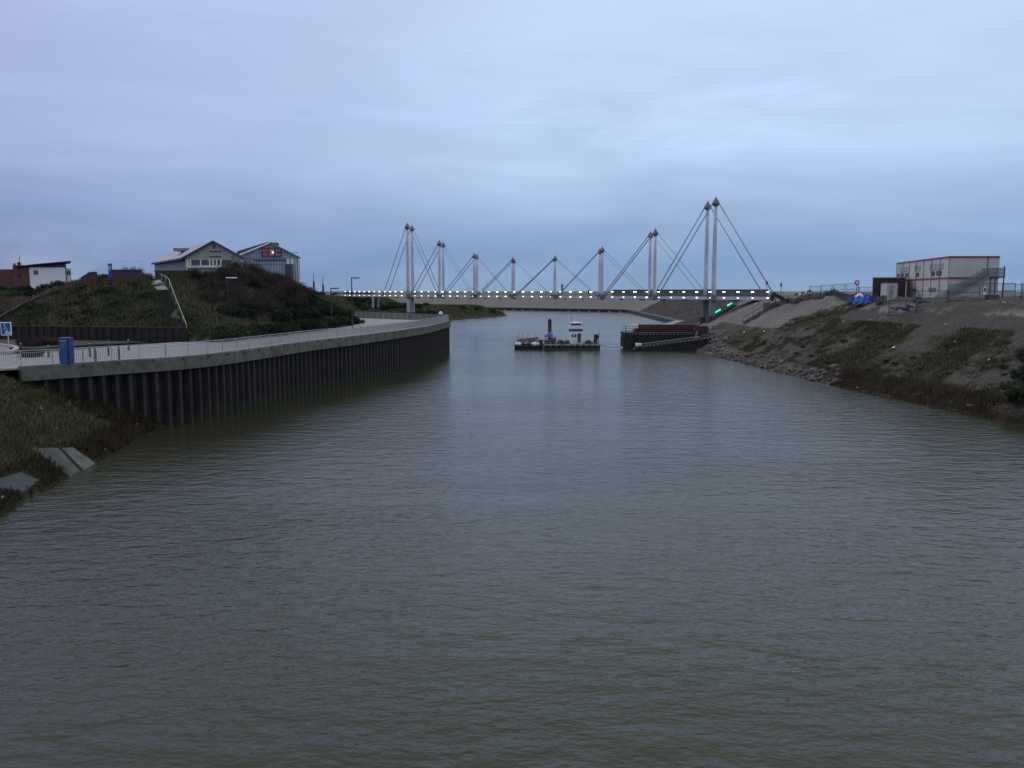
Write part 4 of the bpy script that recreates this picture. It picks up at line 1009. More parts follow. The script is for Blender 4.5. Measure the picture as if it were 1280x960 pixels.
# glazed hall
D2 = 146; h2 = lambda px: P(px, 340, D2).x; z2 = lambda py: zz_(py, D2)
r = thing('glazed_hall', 'glass clad gabled hall with a red framed window grid under its peak', 'hall', (h2(340), D2, 9))
gx0, gx1, gxr = h2(300), h2(374.3), h2(340); zE, zR = z2(322), z2(303.6)
zL = z2(320)
MB().poly([(gx0, D2, 8), (gx1, D2, 8), (gx1, D2, zE), (gxr, D2, zR), (gx0, D2, zL)], (0, .3, 0)).build('glass_front', M['poly'], r, world=True)
D1_, sh_, dep_ = D1, sh, dep; D1 = D2; sh = -8; dep = 22
MB().add([(gx1, D2+.3, 8), (bk(gx1), D2+dep, 8), (bk(gx1), D2+dep, zE), (gx1, D2+.3, zE)], [(0, 1, 2, 3)]).build('side_wall', M['poly'], r, world=True)
roofslab(gx0-.4, zL-.1, gxr, zR, M['roof_zinc'], 'roof'); roofslab(gxr, zR, gx1+.3, zE-.1, M['poly'], 'roof')
m = MB(); m.beam((gx0-.5, D2-.45, zL-.1), (gxr, D2-.45, zR+.05), .16, .26); m.build('verge_trim', M['white'], r, world=True)
m = MB(); m.beam((gxr, D2-.45, zR+.05), (gx1+.4, D2-.45, zE-.1), .12, .2); m.build('verge_trim', M['clad_blue'], r, world=True)
m = MB(); m.beam((gxr-8.2, D2+10, zR-1.3), (gxr-1.6, D2+7, zR+.25), 3.0, .5); m.build('roof_monitor', mat('mossy_roof', (.07, .085, .085), .8), r, world=True)
m = MB()
for k in range(22):
    xx = gx0+(gx1-gx0)*k/21; u_ = abs(xx-gxr)/(gx1-gxr if xx > gxr else gxr-gx0); zt_ = zR-(zR-(zE if xx > gxr else zL))*u_-.1; m.beam((xx, D2-.04, 8), (xx, D2-.04, zt_), .07, .08)
for py_ in (316, 323, 330): m.beam((gx0+.2, D2-.05, z2(py_)), (gx1-.1, D2-.05, z2(py_)), .06, .09)
m.build('mullion', M['clad_blue'], r, world=True)
win = bx(MB(), h2(328.5), h2(352), D2-.12, D2-.06, z2(320), z2(310.5)).build('red_window', M['pinkglass'], r, world=True)
m = MB()
for px_ in (328.2, 336.2, 344.2, 352): m.beam((h2(px_), D2-.2, z2(320.5)), (h2(px_), D2-.2, z2(310)), .14, .17)
for py_ in (310.2, 315.2, 320.2): m.beam((h2(328), D2-.2, z2(py_)), (h2(352.2), D2-.2, z2(py_)), .14, .17)
m.v = [(x-r.location.x, y-r.location.y, z-r.location.z) for x, y, z in m.v]; m.build('frame', M['redframe'], win)
m = MB(); bx(m, h2(338.5), h2(344), D2-.14, D2-.12, z2(318), z2(312)); m.v = [(x-r.location.x, y-r.location.y, z-r.location.z) for x, y, z in m.v]; m.build('pale_emblem', mat('pale_pink', (.5, .38, .46), .5), win)
m = MB(); m.cyl((h2(342.3), D2-.3, z2(315.6)), (h2(342.3), D2-.16, z2(315.6)), .17, n=8); m.v = [(x-r.location.x, y-r.location.y, z-r.location.z) for x, y, z in m.v]; m.build('lamp', emit('window_lamp', (1, .9, .9), 1.3), win)
for xa, xb in ((359.5, 362), (364, 367)): block(r, h2(xa), h2(xb), D2-.12, D2-.05, z2(330), z2(323), 'pale_panel', M['white'])
block(r, h2(318), h2(358), D2-.14, D2-.1, z2(326), z2(324.5), 'transom', M['clad_dark'])
block(r, h2(360), h2(367.2), D2-1.5, D2-.2, 8, z2(330.5), 'porch', M['clad_dark'])
m = MB()
for px_ in (368, 371, 374): m.beam((h2(px_), D2-.25, 8), (h2(px_), D2-.25, z2(322.5)), .1, .1)
m.build('white_post', M['white'], r, world=True)
D1, sh, dep = D1_, sh_, dep_

# ------------------------------------------------------------------ right bank site
DC = 110.0; zb = P(1186, 373, DC).z; ztp = P(1186, 320.2, DC).z; hh = (ztp-zb)/2
c0 = P(1186, 350, DC); c1 = P(1248, 350, DC); cR = Vector((c1.x, DC, 0)); cF = Vector((c0.x, DC, 0))
D128 = DC*1.235; cB = P(1120.5, 350, D128); cB = Vector((cB.x, D128, 0))
side = (cB-cF); fl = side.length; side.normalize(); fwd = (cR-cF); fw = fwd.length; fwd.normalize()
r = thing('site_office', 'two storey white container office with red trim lines on the right bank', 'site office', (cF.x, cF.y, zb-.6))
def quad3(a_, b_, z0, z1, off, name, mt, th=.06, parent=None):
    a_ = Vector((a_.x, a_.y, 0)); b_ = Vector((b_.x, b_.y, 0)); d_ = (b_-a_).normalized(); nn = Vector((d_.y, -d_.x, 0))
    if nn.dot(Vector((0, 0, 0))-a_) < 0: nn = -nn
    m = MB().beam(a_+nn*off+Vector((0, 0, (z0+z1)/2)), b_+nn*off+Vector((0, 0, (z0+z1)/2)), th, z1-z0)
    return m.build(name, mt, parent or r, world=True)
nmod = 7; ml = fl/nmod
for lv in range(2):
    for k in range(nmod):
        a_ = cF+side*(ml*k+.03); b_ = cF+side*(ml*(k+1)-.03); z0 = zb-.6*(lv == 0)+hh*lv+.03; z1_ = zb+hh*(lv+1)-.03
        MB().prism([(a_.x, a_.y), (a_.x+fwd.x*fw, a_.y+fwd.y*fw), (b_.x+fwd.x*fw, b_.y+fwd.y*fw), (b_.x, b_.y)], z0, z1_).build('module', M['cont'], r, world=True)
for lv in range(2):
    zt = zb+hh*(lv+1); quad3(cF, cB, zt-.2, zt+.02, .05, 'trim', M['cont_red']); quad3(cF, cR, zt-.2, zt+.02, .05, 'trim', M['cont_red'])
for k in range(nmod+1): a_ = cF+side*min(fl-.05, ml*k+.02); quad3(a_, a_+side*.07, zb+hh, ztp, .07, 'corner_post', M['galv']); quad3(a_, a_+side*.07, zb, zb+hh, .07, 'corner_post', M['galv'])
quad3(cF+fwd*(fw*.76), cF+fwd*(fw*.77), zb+hh, ztp, .06, 'downpipe', M['dgrey'])
for lv, u0, u1, za, zc in ((1, .12, .2, .35, .95), (1, .235, .29, .35, .95), (1, .52, .58, .35, .9), (1, .74, .8, .35, .95), (1, .84, .9, .4, .95), (1, .93, .98, .4, .95), (0, .55, .62, .9, 1.3), (0, .2, .32, .9, 1.4), (0, .86, .93, .2, 2.1)):
    w_ = quad3(cF+side*fl*u0, cF+side*fl*u1, zb+hh*lv+za, zb+hh*lv+zc, .06, 'window', M['galv'] if lv == 0 else M['dgrey'])
for u0 in (.1, .22, .5, .72, .82): quad3(cF+side*fl*u0, cF+side*fl*(u0+.11), zb+hh+1.15, zb+hh+1.95, .045, 'shutter', M['rubbing'])
# annex boxes left of it
sD = 126; a_ = P(1091, 350, sD); b_ = P(1120, 350, sD)
r2 = thing('brown_shed', 'flat topped dark brown shed standing left of the white container office', 'shed', (a_.x, sD, 9)); zt = P(1091, 347.5, sD).z
MB().prism([(a_.x, sD), (b_.x+1.5, sD), (b_.x+3.2, sD+4), (a_.x+1.75, sD+4)], 9, zt).build('wall', M['shed'], r2, world=True); MB().prism([(a_.x-.1, sD-.1), (b_.x+1.5, sD-.1), (b_.x+3.2, sD+4.1), (a_.x+1.75, sD+4.1)], zt, zt+.12).build('roof', M['rubbing'], r2, world=True)
m = MB()
for k in range(9): m.beam((a_.x+.3+k*.38, sD-.02, 9), (a_.x+.3+k*.38, sD-.02, zt-.1), .04)
m.build('cladding_joint', M['black'], r2, world=True)
a_ = P(1109, 350, 123); b_ = P(1120, 350, 123); r2 = thing('white_cabin', 'small white cabin squeezed between the brown shed and the container office', 'cabin', (a_.x, 123, 9)); zt = P(1110, 354, 123).z
bx(MB(), a_.x, b_.x+.3, 123, 125, 9, zt).build('wall', M['cont'], r2, world=True); bx(MB(), a_.x-.05, b_.x+.3, 122.95, 125.05, zt, zt+.08).build('roof', M['galv'], r2, world=True)
bx(MB(), a_.x+.3, a_.x+1.0, 122.97, 123.1, 9, zt-.3).build('door', M['rubbing'], r2, world=True)

# metal stair on the container front
DS = 107.5
sa = P(1181, 389, 103); sb = P(1234, 346.5, DS); sa.y = DS-1
r = thing('outside_stair', 'grey metal stair with mesh sides climbing to the upper floor of the container office', 'stair', (sa.x, DS, sa.z)); m = MB(); n_ = 20
for w_ in (-.5, .5): m.beam(Vector((sa.x, DS+w_, sa.z)), Vector((sb.x, DS+w_, sb.z)), .08, .34)
m.build('stringer', M['galv'], r, world=True)
m = MB()
for k in range(n_):
    p = Vector((sa.x, DS, sa.z)).lerp(Vector((sb.x, DS, sb.z)), (k+.5)/n_); m.box(p, (.3, 1, .05))
m.build('tread', M['galv'], r, world=True)
m = MB()
for w_ in (-.5, .5):
    for z_ in (.55, 1.1): m.beam(Vector((sa.x, DS+w_, sa.z+z_)), Vector((sb.x, DS+w_, sb.z+z_)), .055)
    for k in range(64):
        p = Vector((sa.x, DS+w_, sa.z)).lerp(Vector((sb.x, DS+w_, sb.z)), k/63); m.beam(p, p+Vector((0, 0, 1.1)), .035)
m.build('balustrade', M['galv'], r, world=True)
lx = P(1253, 346, DS).x; m = MB(); m.box(((sb.x+lx)/2, DS+.4, sb.z), (lx-sb.x, 1.9, .16)); m.build('landing', M['dgrey'], r, world=True)
m = MB()
for y_ in (DS-.5, DS+1.3):
    for z_ in (.55, 1.15): m.beam((sb.x, y_, sb.z+z_), (lx, y_, sb.z+z_), .055)
    for k in range(22): xx = sb.x+(lx-sb.x)*k/21; m.beam((xx, y_, sb.z), (xx, y_, sb.z+1.15), .035)
for k in range(12): m.beam((lx, DS-.5+1.8*k/11, sb.z), (lx, DS-.5+1.8*k/11, sb.z+1.15), .035)
m.build('landing_rail', M['galv'], r, world=True)
for xx in (lx-.05, lx-1.1, sb.x+.2): MB().beam((xx, DS-.4, zb-1), (xx, DS-.4, sb.z+(1.4 if xx > lx-.1 else 0)), .11).build('prop', M['dgrey'], r, world=True)
# white notice and dark bench near the stair foot
a_ = P(1230, 368, 106); r = thing('notice_board', 'white notice board with a dark emblem in front of the container office', 'notice board', (a_.x, 106, zb-.4))
MB().box((0, 0, 1.4), (.55, .06, .95)).build('board', M['white'], r); MB().box((.05, -.05, 1.55), (.25, .03, .3)).build('emblem', M['dgrey'], r)
for s in (-.2, .2): MB().cyl((s, .04, -.3), (s, .04, 1.2), .04, n=6).build('post', M['dgrey'], r)
a_ = P(1240, 371, 106.5); r = thing('dark_skip', 'long low dark skip beside the white notice board', 'skip', (a_.x, 106.5, zb-.1)); MB().poly([(-.65, -.4, 0), (.65, -.4, 0), (.75, -.4, .55), (-.75, -.4, .55)], (0, .8, 0)).build('body', M['dgrey'], r)
MB().box((0, 0, .57), (1.6, .9, .05)).build('rim', M['galv'], r)

# fence panels
fp = thing('site_fence_panel', 'x', 'fence', (0, 0, 0)); W_ = 3.4
m = MB(); 
for a_, b_ in (((0, 0), (0, 2)), ((W_, 0), (W_, 2)), ((0, .15), (W_, .15)), ((0, 1.98), (W_, 1.98)), ((0, 1.1), (W_, 1.1))): m.beam((a_[0], 0, a_[1]), (b_[0], 0, b_[1]), .06)
m.build('frame', M['dgrey'], fp)
m = MB()
for k in range(1, 28): xx = W_*k/28; m.add([(xx-.009, 0, .15), (xx+.009, 0, .15), (xx+.009, 0, 1.98), (xx-.009, 0, 1.98)], [(0, 1, 2, 3)])
for k in range(1, 7): zz = .15+1.83*k/7; m.add([(0, .01, zz-.009), (W_, .01, zz-.009), (W_, .01, zz+.009), (0, .01, zz+.009)], [(0, 1, 2, 3)])
m.build('wire_mesh', M['galv'], fp)
for xx in (0, W_): MB().box((xx, 0, .08), (.3, .6, .16)).build('block_foot', M['dark_conc'], fp)
proto_used = False
def fence_run(pa, pb, lab, grp, zlift=0.0, gap=(), alt=None):
    global proto_used
    d_ = Vector((pb[0]-pa[0], pb[1]-pa[1], 0)); L_ = d_.length; n_ = max(1, int(round(L_/W_))); rz = math.atan2(d_.y, d_.x)
    for k in range(n_):
        if k in gap: continue
        p = Vector((pa[0], pa[1], 0))+d_*(k/n_)
        o = fp if not proto_used else copy_tree(fp); proto_used = True
        p2 = p+d_/n_*.5; z = H(p2.x, p2.y, True)-.05+zlift
        o.location = (p.x, p.y, z); o.rotation_euler = (rnd.uniform(-.03, .03), rnd.uniform(-.012, .012), rz+rnd.uniform(-.05, .05)); o['label'] = lab; o['group'] = grp
def gp(px, D): p = P(px, 370, D); return (p.x, D)
fence_run(gp(1012, 140), gp(1092, 122), 'grey wire mesh fence panel standing open against the sky left of the brown shed', 'fence panels left of the brown shed')
fence_run(gp(1112, 104), gp(1226, 96), 'wire mesh fence panel standing in front of the white container office', 'fence panels in front of the container office')
fence_run(gp(1228, 98), gp(1330, 92), 'wire mesh fence panel on the crest right of the metal stair', 'fence panels right of the metal stair')
fence_run(gp(1252, 122), gp(1300, 122), 'distant wire mesh fence panel beyond the right end of the container office', 'fence panels right of the metal stair')
# dark netting barrier along the crest
nb = thing('netting_barrier', 'low blue black netting barrier along the crest above the gravel slope', 'barrier', (*gp(1030, 128), 8.6))
m = MB(); f = MB(); A0 = Vector((*gp(955, 150), 0)); A1 = Vector((*gp(1040, 130), 0)); A2_ = Vector((*gp(1108, 112), 0))
L_ = resample([A0, A1, A2_], 1.0)
for k, p in enumerate(L_):
    z = H(p.x, p.y); m.beam((p.x, p.y, z-.2), (p.x, p.y, z+1.05+.1*rnd.random()), .08)
for p, q in zip(L_, L_[1:]):
    zp_, zq = H(p.x, p.y), H(q.x, q.y)
    for k in range(9):
        o_ = .05+.11*k; f.beam((p.x, p.y, zp_+o_), (q.x, q.y, zq+o_+.04*rnd.uniform(-1, 1)), .03, .055)
    for k in range(6):
        t_ = k/6; a_ = p.lerp(q, t_); f.beam((a_.x, a_.y, zp_*(1-t_)+zq*t_), (a_.x, a_.y, zp_*(1-t_)+zq*t_+1.0), .03)
m.build('stake', M['dgrey'], nb, world=True); f.build('netting', M['net'], nb, world=True)

# round no-entry sign
def onland(px, D, dz=0): p = P(px, 370, D); return Vector((p.x, D, H(p.x, D)+dz))
o = onland(1070.5, 124); r = thing('round_sign', 'round red ringed road sign on a post above the site fence', 'sign', o); zt = P(1070, 353.3, 124).z-o.z
MB().cyl((0, 0, -.3), (0, 0, zt), .05, n=6).build('post', M['dgrey'], r)
MB().cyl((0, -.06, zt), (0, -.1, zt), .34, n=20).build('red_ring', M['cont_red'], r); MB().cyl((0, -.1, zt), (0, -.13, zt), .2, n=16).build('white_disc', M['white'], r)
MB().cyl((0, -.02, zt), (0, -.06, zt), .36, n=20).build('backing', M['dgrey'], r)
o = onland(958, 156); r = thing('warning_sign', 'small red and white warning sign on a post beside the stay cables', 'sign', o); zt = P(958, 354, 156).z-o.z
MB().cyl((0, 0, -.3), (0, 0, zt), .05, n=6).build('post', M['cont_red'], r); MB().box((0, -.05, zt), (.42, .05, .75)).build('plate', M['cont_red'], r); MB().box((0, -.09, zt-.45), (.3, .04, .3)).build('white_plate', M['white'], r)
o = onland(976, 150); r = thing('signal_post', 'thin dark signal post with a small lantern right of the stay cables', 'signal post', o); zt = P(976, 356, 150).z-o.z
MB().cyl((0, 0, -.3), (0, 0, zt+.2), .05, n=6).build('post', M['dgrey'], r); MB().box((0, 0, zt), (.26, .26, .7)).build('lantern', M['blue'], r, bevel=.03)
# bent dark excavator arm
o = onland(966, 146); r = thing('excavator_arm', 'bent black digger arm lying on the crest at the end of the bridge', 'digger arm', o)
u = lambda px, py: P(px, py, 146)-o
m = MB(); m.beam(u(964.5, 376), u(966, 366.5), .5, .55); m.beam(u(966, 366.5), u(980, 374.5), .45, .6); m.build('boom', M['black'], r, bevel=.04)
MB().beam(u(978, 374), u(984, 377), .8, .5).build('bucket', M['black'], r)
# red white barrier and scrap
o = onland(1004, 140); r = thing('traffic_barrier', 'red and white striped barrier boards tilted among the scrap on the crest', 'barrier', o)
u = lambda px, py: P(px, py, 140)-o
for k in range(5): MB().beam(u(993+k*4.2, 368.5-k*1.1), u(997.2+k*4.2, 367.4-k*1.1), .1, .3).build('striped_board', M['cont_red'] if k % 2 == 0 else M['white'], r)
MB().beam(u(995, 376), u(997, 366), .1).build('leg', M['dgrey'], r); MB().beam(u(1010, 374), u(1009, 363), .1).build('leg', M['dgrey'], r)
def scrap(px, py, D, s, mt, name, lab, cat, seed):
    rr = random.Random(seed); o = onland(px, D); o.z = max(o.z, P(px, py, D).z-.3*s)-.1*s; r = thing(name, lab, cat, o)
    m = MB()
    for k in range(7):
        p = Vector((rr.uniform(-s, s), rr.uniform(-.4, .4), rr.uniform(0, .35*s))); q = p+Vector((rr.uniform(-1, 1)*s, rr.uniform(-.3, .3), rr.uniform(-.2, .5)*s*.6)); m.beam(p, q, .1+.15*rr.random(), .12+.2*rr.random())
    m.build('scrap_beam', mt, r); return r
scrap(992, 375, 140, 1.0, M['black'], 'scrap_pile', 'tangle of dark scrap beams right of the digger arm', 'scrap pile', 1)
scrap(1003, 374.5, 138, .8, M['red'], 'scrap_pile', 'dull red scrap beams below the striped barrier', 'scrap pile', 2)
scrap(1048, 369, 133, 1.2, M['wood'], 'timber_pile', 'brown timber lengths stacked behind the netting barrier', 'timber pile', 3)
scrap(1036, 371, 133, 1.1, M['wood'], 'timber_pile', 'low brown timber pile left of its taller neighbour behind the netting', 'timber pile', 4)
scrap(1062, 368.5, 130, 1.2, M['shed'], 'timber_pile', 'dark brown timber pile just left of the blue tarpaulin', 'timber pile', 5)
scrap(1152, 380, 103, .9, M['black'], 'scrap_pile', 'dark scrap heap in front of the container office', 'scrap pile', 6)
scrap(1135, 383, 100, 1.2, M['dgrey'], 'scrap_pile', 'flat heap of grey scrap on the crest left of the dark one', 'scrap pile', 7)
scrap(1101, 381, 112, .5, M['black'], 'scrap_pile', 'little black scrap pile right of the blue tarpaulin heap', 'scrap pile', 8)
o = onland(1148, 103.5); r = thing('generator', 'small grey generator box on the spoil in front of the container office', 'generator', o+Vector((0, 0, .1)))
MB().box((0, 0, .4), (.7, .5, .7)).build('casing', M['dgrey'], r, bevel=.04); MB().box((-.15, -.27, .3), (.25, .03, .3)).build('panel', M['rubbing'], r); MB().cyl((.2, 0, .7), (.2, 0, 1.1), .05, n=6).build('exhaust', M['dgrey'], r)
# blue tarpaulin heap (a lumpy sheet over a pile)
def lump(px, D, sx, sy, sz, mt, seed, nm, parent, dx=0, dz=0):
    rr = np.random.RandomState(seed); n1, n2 = 20, 9; vs = []; fs = []
    for j in range(n2+1):
        th = math.pi/2*j/n2
        for i in range(n1):
            g = 2*math.pi*i/n1; k = 1+.22*math.sin(3*g+seed)+.14*rr.randn()*.6
            vs.append((dx+sx*k*math.cos(g)*math.cos(th), sy*k*math.sin(g)*math.cos(th), dz+sz*math.sin(th)*(1+.18*rr.randn()*(j < n2))))
    for j in range(n2):
        for i in range(n1): a = j*n1+i; b = j*n1+(i+1) % n1; fs.append((a, b, b+n1, a+n1))
    return MB().add(vs, fs).build(nm, mt, parent)
o = onland(1079, 117); r = thing('covered_pile', 'heap under a bright blue tarpaulin with a white sheet on top, on the crest', 'covered pile', o)
lump(0, 0, 1.35, 1.0, 1.15, M['blue_tarp'], 3, 'tarpaulin', r, 0); lump(0, 0, .6, .4, .5, M['white'], 5, 'white_sheet', r, -.5, 1.0); lump(0, 0, .5, .5, .45, M['white'], 7, 'white_sack', r, 1.1, -.05)
o = onland(1066, 121); r = thing('covered_pile', 'lower heap under a dark navy sheet left of the bright blue tarpaulin', 'covered pile', o); lump(0, 0, 1.0, .7, 1.0, M['blue'], 9, 'tarpaulin', r)
MB().beam((-1, -.2, .1), (.9, .1, .15), .2).build('timber', M['wood'], r)
for px_, D_, lab in ((1036, 137, 'small dark crate left of its neighbour behind the fence'), (1048, 137, 'wider dark crate behind the mesh fence, under the sky line')):
    o = onland(px_, D_, .1); r = thing('crate', lab, 'crate', o); MB().box((0, 0, .45), (1.3, .8, .8)).build('box', M['dgrey'], r, bevel=.04)
    for sx in (-.55, 0, .55): MB().box((sx, -.42, .45), (.1, .06, .84)).build('batten', M['shed'], r)

# ------------------------------------------------------------------ riprap boulders
def rock_mesh(seed, mt):
    import bmesh
    rr = random.Random(seed); bm = bmesh.new(); bmesh.ops.create_icosphere(bm, subdivisions=2, radius=.5)
    cuts = [Vector((rr.gauss(0, 1), rr.gauss(0, 1), rr.gauss(0, 1))).normalized() for _ in range(9)]
    for v in bm.verts:
        for c in cuts:
            dd = v.co.dot(c)-.33
            if dd > 0: v.co -= c*dd
        v.co *= 1+rr.uniform(-.05, .05)
    me = bpy.data.meshes.new('boulder'); bm.to_mesh(me); bm.free(); me.materials.append(mt); return me
RM = [rock_mesh(k, M['rock']) for k in range(6)]+[rock_mesh(k+20, M['rock_dark']) for k in range(3)]
bank = [Vector(p) for p in ((31.5, 172, 0), (32.6, 150, 0), (34.6, 116, 0), (36.5, 92, 0), (38.7, 77, 0), (40.2, 65, 0), (41.5, 55, 0))]
bl = resample(bank, .25)
def boulder(p, s, dark):
    me = RM[6+rnd.randrange(3)] if dark else RM[rnd.randrange(6)]
    o = bpy.data.objects.new('boulder', me); col.objects.link(o)
    o.location = p; o.scale = (s*rnd.uniform(.8, 1.5), s*rnd.uniform(.8, 1.3), s*rnd.uniform(.55, .95)); o.rotation_euler = (rnd.random()*.5, rnd.random()*.5, rnd.random()*6.3)
    tag(o, 'wet blackish boulder at the waterline of the right bank' if dark else 'dry grey brown boulder among the rocks along the foot of the right bank', 'boulder', 'boulders along the right bank')
cnt = 0
while cnt < 235:
    p = bl[rnd.randrange(len(bl))]
    if p.y < 92 and rnd.random() < .86: continue
    off = abs(rnd.gauss(0, 1.0))-.25
    if p.y > 138: off = rnd.uniform(-1.2, 4)
    x, y = p.x+off, p.y+rnd.uniform(-.3, .3); z = max(H(x, y), -.15)
    boulder((x, y, z+.05), rnd.uniform(.5, 1.25)*(1 if y > 92 else .6), off < .35 and rnd.random() < .75); cnt += 1
for k in range(34):
    y = rnd.uniform(60, 135); x = np.interp(y, [60, 92, 150], [40.6, 36.5, 32.6])+rnd.uniform(1.5, 6); boulder((x, y, H(x, y)-.02), rnd.uniform(.2, .45), False)
# small stones as one scatter
def tri_scatter(name, pts, size, m_, seed, kind='stuff', lab=None, cat=None):
    rr = np.random.RandomState(seed); n = len(pts)
    tet = np.array([(1, 0, -.3), (-.5, .87, -.3), (-.5, -.87, -.3), (0, 0, .6)])
    ang = rr.rand(n)*6.28; s = size*(.4+rr.rand(n)); c, sn = np.cos(ang), np.sin(ang)
    v = np.empty((n, 4, 3))
    for k in range(4):
        v[:, k, 0] = pts[:, 0]+s*(tet[k, 0]*c-tet[k, 1]*sn); v[:, k, 1] = pts[:, 1]+s*(tet[k, 0]*sn+tet[k, 1]*c); v[:, k, 2] = pts[:, 2]+s*tet[k, 2]
    b = np.arange(n)[:, None, None]*4; f = (b+np.array([(0, 1, 3), (1, 2, 3), (2, 0, 3)])[None]).reshape(-1, 3)
    me = npmesh(name, v.reshape(-1, 3), f, [m_], 3); return tag(link(name, me), lab, cat, None, kind)
def scatter_area(x0, x1, y0, y1, n, seed, cond=None):
    rr = np.random.RandomState(seed); x = x0+(x1-x0)*rr.rand(n); y = y0+(y1-y0)*rr.rand(n); z = height(x, y); d_ = sdpoly(x, y, WATER)
    k = (z > 0)
    if cond is not None: k &= cond(x, y, z, d_)
    return np.stack([x, y, z], 1)[k]
pts = scatter_area(32, 62, 55, 165, 26000, 5, lambda x, y, z, d: (fbm(x*.25, y*.25, 77) > -.08) & (d < 24))
tri_scatter('gravel', pts, .11, M['rock'], 6, lab='loose stones and clods strewn over the right bank', cat='gravel')

# ------------------------------------------------------------------ grasses
def blades(name, pts, hgt, w, m_, seed, per=6, spread=.18, lab=None, cat='grass', lean=.5):
    rr = np.random.RandomState(seed); n = len(pts)*per
    base = np.repeat(pts, per, 0)+np.stack([rr.randn(n)*spread, rr.randn(n)*spread, np.zeros(n)-.04], 1)
    g = rr.rand(n)*6.28; h = hgt*(.5+.8*rr.rand(n)); ww = w*(.6+.8*rr.rand(n))
    dx, dy = np.cos(g)*ww/2, np.sin(g)*ww/2
    l = rr.randn(n, 2)*lean*h[:, None]*.6
    v = np.empty((n, 3, 3)); v[:, 0] = base-np.stack([dx, dy, 0*dx], 1); v[:, 1] = base+np.stack([dx, dy, 0*dx], 1)
    v[:, 2] = base+np.stack([l[:, 0], l[:, 1], h], 1)
    me = npmesh(name, v.reshape(-1, 3), np.arange(n*3).reshape(-1, 3), [m_], 3); return tag(link(name, me), lab, cat, None, 'stuff')
offslab = lambda x, y: ~((x > -32) & (x < -23) & False)
pts = scatter_area(-48, -22, 33, 68, 30000, 11, lambda x, y, z, d: (z > .08) & ((y < 62.5) | (x > -31)) & (d > -.2) & (x > -.66*y-3) & (sdpoly(x, y, [(q.x-.6, q.y) for q in QL[::6]]+[(-60, 140), (-60, 50)]) > .1))
slabA = [(hit(*p).x, hit(*p).y) for p in ((38, 561), (90, 560), (123, 583), (88, 601))]; slabB = [(hit(*p).x, hit(*p).y) for p in ((-14, 603), (26, 591), (50, 602), (28, 619), (-8, 613))]
keep = (sdpoly(pts[:, 0], pts[:, 1], slabA) > .15) & (sdpoly(pts[:, 0], pts[:, 1], slabB) > .15)
pts = pts[keep]
br_ = (pts[:, 1]+2.2*fbm(pts[:, 0]*.4, pts[:, 1]*.4, 8) > 56.5) | (pts[:, 2] < 1.1)
blades('grass', pts[~br_], .34, .07, M['grass_l'], 12, 7, lab='rough yellow green grass on the near left bank', lean=.8)
blades('weeds', pts[br_], .38, .06, leafmat('brown_weeds', [(.026, .018, .012), (.045, .032, .020), (.065, .050, .030)], .5), 13, 7, lab='dead brown weeds between the near bank and the quay wall', cat='weeds', lean=.8)
ph = scatter_area(-75, -28, 86, 112, 26000, 14, lambda x, y, z, d: (-sdpoly(x, y, HILL) > .4) & (x < -30))
kk = fbm(ph[:, 0]*.16, ph[:, 1]*.16, 23); stx = (ph[:, 0] > -39.5) & (ph[:, 0] < -33.6) & (ph[:, 1] > 86)
ph = ph; pa_, pb_ = hit(204, 350), hit(226, 424)
tt_ = (ph[:, 1]-tb.y)/(ta.y-tb.y); sx_ = tb.x+(ta.x-tb.x)*tt_; clear = np.abs(ph[:, 0]-sx_) > .85; ph = ph[clear]; kk = kk[clear]
blades('grass', ph[kk > -.05], .5, .12, M['grass_d'], 15, 6, .25, lab='dark rough grass on the mound behind the retaining wall', lean=.7)
blades('scrub', ph[kk <= -.05], .55, .14, leafmat('mixed_scrub', [(.024, .024, .017), (.050, .046, .030), (.095, .080, .056), (.15, .125, .095)], .14), 16, 6, .25, lab='olive brown scrub mixed through the grass of the mound', cat='scrub', lean=.7)
pr = scatter_area(36, 62, 56, 140, 60000, 17, lambda x, y, z, d: (z > 1.2) & (z < 6.6) & (fbm(x*.13, y*.13, 50)*.9+fbm(x*.55, y*.55, 61)*1.2-.07*(z-3.4) > .02) & (y+3.4*(z-5) < 128))
blades('grass', pr, .28, .09, M['grass_d'], 18, 7, .22, lab='dark green grass patches on the right bank', lean=.8)
pr = scatter_area(40, 56, 112, 130, 3500, 19, lambda x, y, z, d: (z > 4.5) & (z < 8.8) & (np.abs(y+3.4*(z-5)-131) < 3.2))
blades('grass', pr, .28, .09, M['grass_d'], 20, 7, .22, lab='green grass band between the gravel slope and the spoil crest', lean=.8)
pw = scatter_area(36, 62, 56, 128, 26000, 41, lambda x, y, z, d: (z > .8) & (z < 6.0) & (fbm(x*.2, y*.2, 91)+fbm(x*.8, y*.8, 92)*.8 > .08) & (y+3.4*(z-5) < 127))
blades('weeds', pw, .24, .06, leafmat('olive_weeds', [(.030, .028, .018), (.055, .048, .032), (.085, .072, .048)], .3), 42, 6, .25, lab='olive brown weeds between the green patches of the right bank', cat='weeds', lean=.9)
pe = scatter_area(35, 43, 60, 95, 9000, 21, lambda x, y, z, d: (d < 2.6) & (z < 1.6) & (y > 70) | (d < .5))
blades('reeds', pe, .62, .045, M['reed'], 22, 6, .2, lab='brown dead reeds along the water edge of the right bank', cat='reeds', lean=.35)
ps = scatter_area(-70, -2, 180, 372, 16000, 24, lambda x, y, z, d: (z > .8) & (d < 60))
blades('grass', ps, .6, .3, M['grass_d'], 25, 4, .5, lab='dark green grass on the spit beyond the quay', lean=.7)

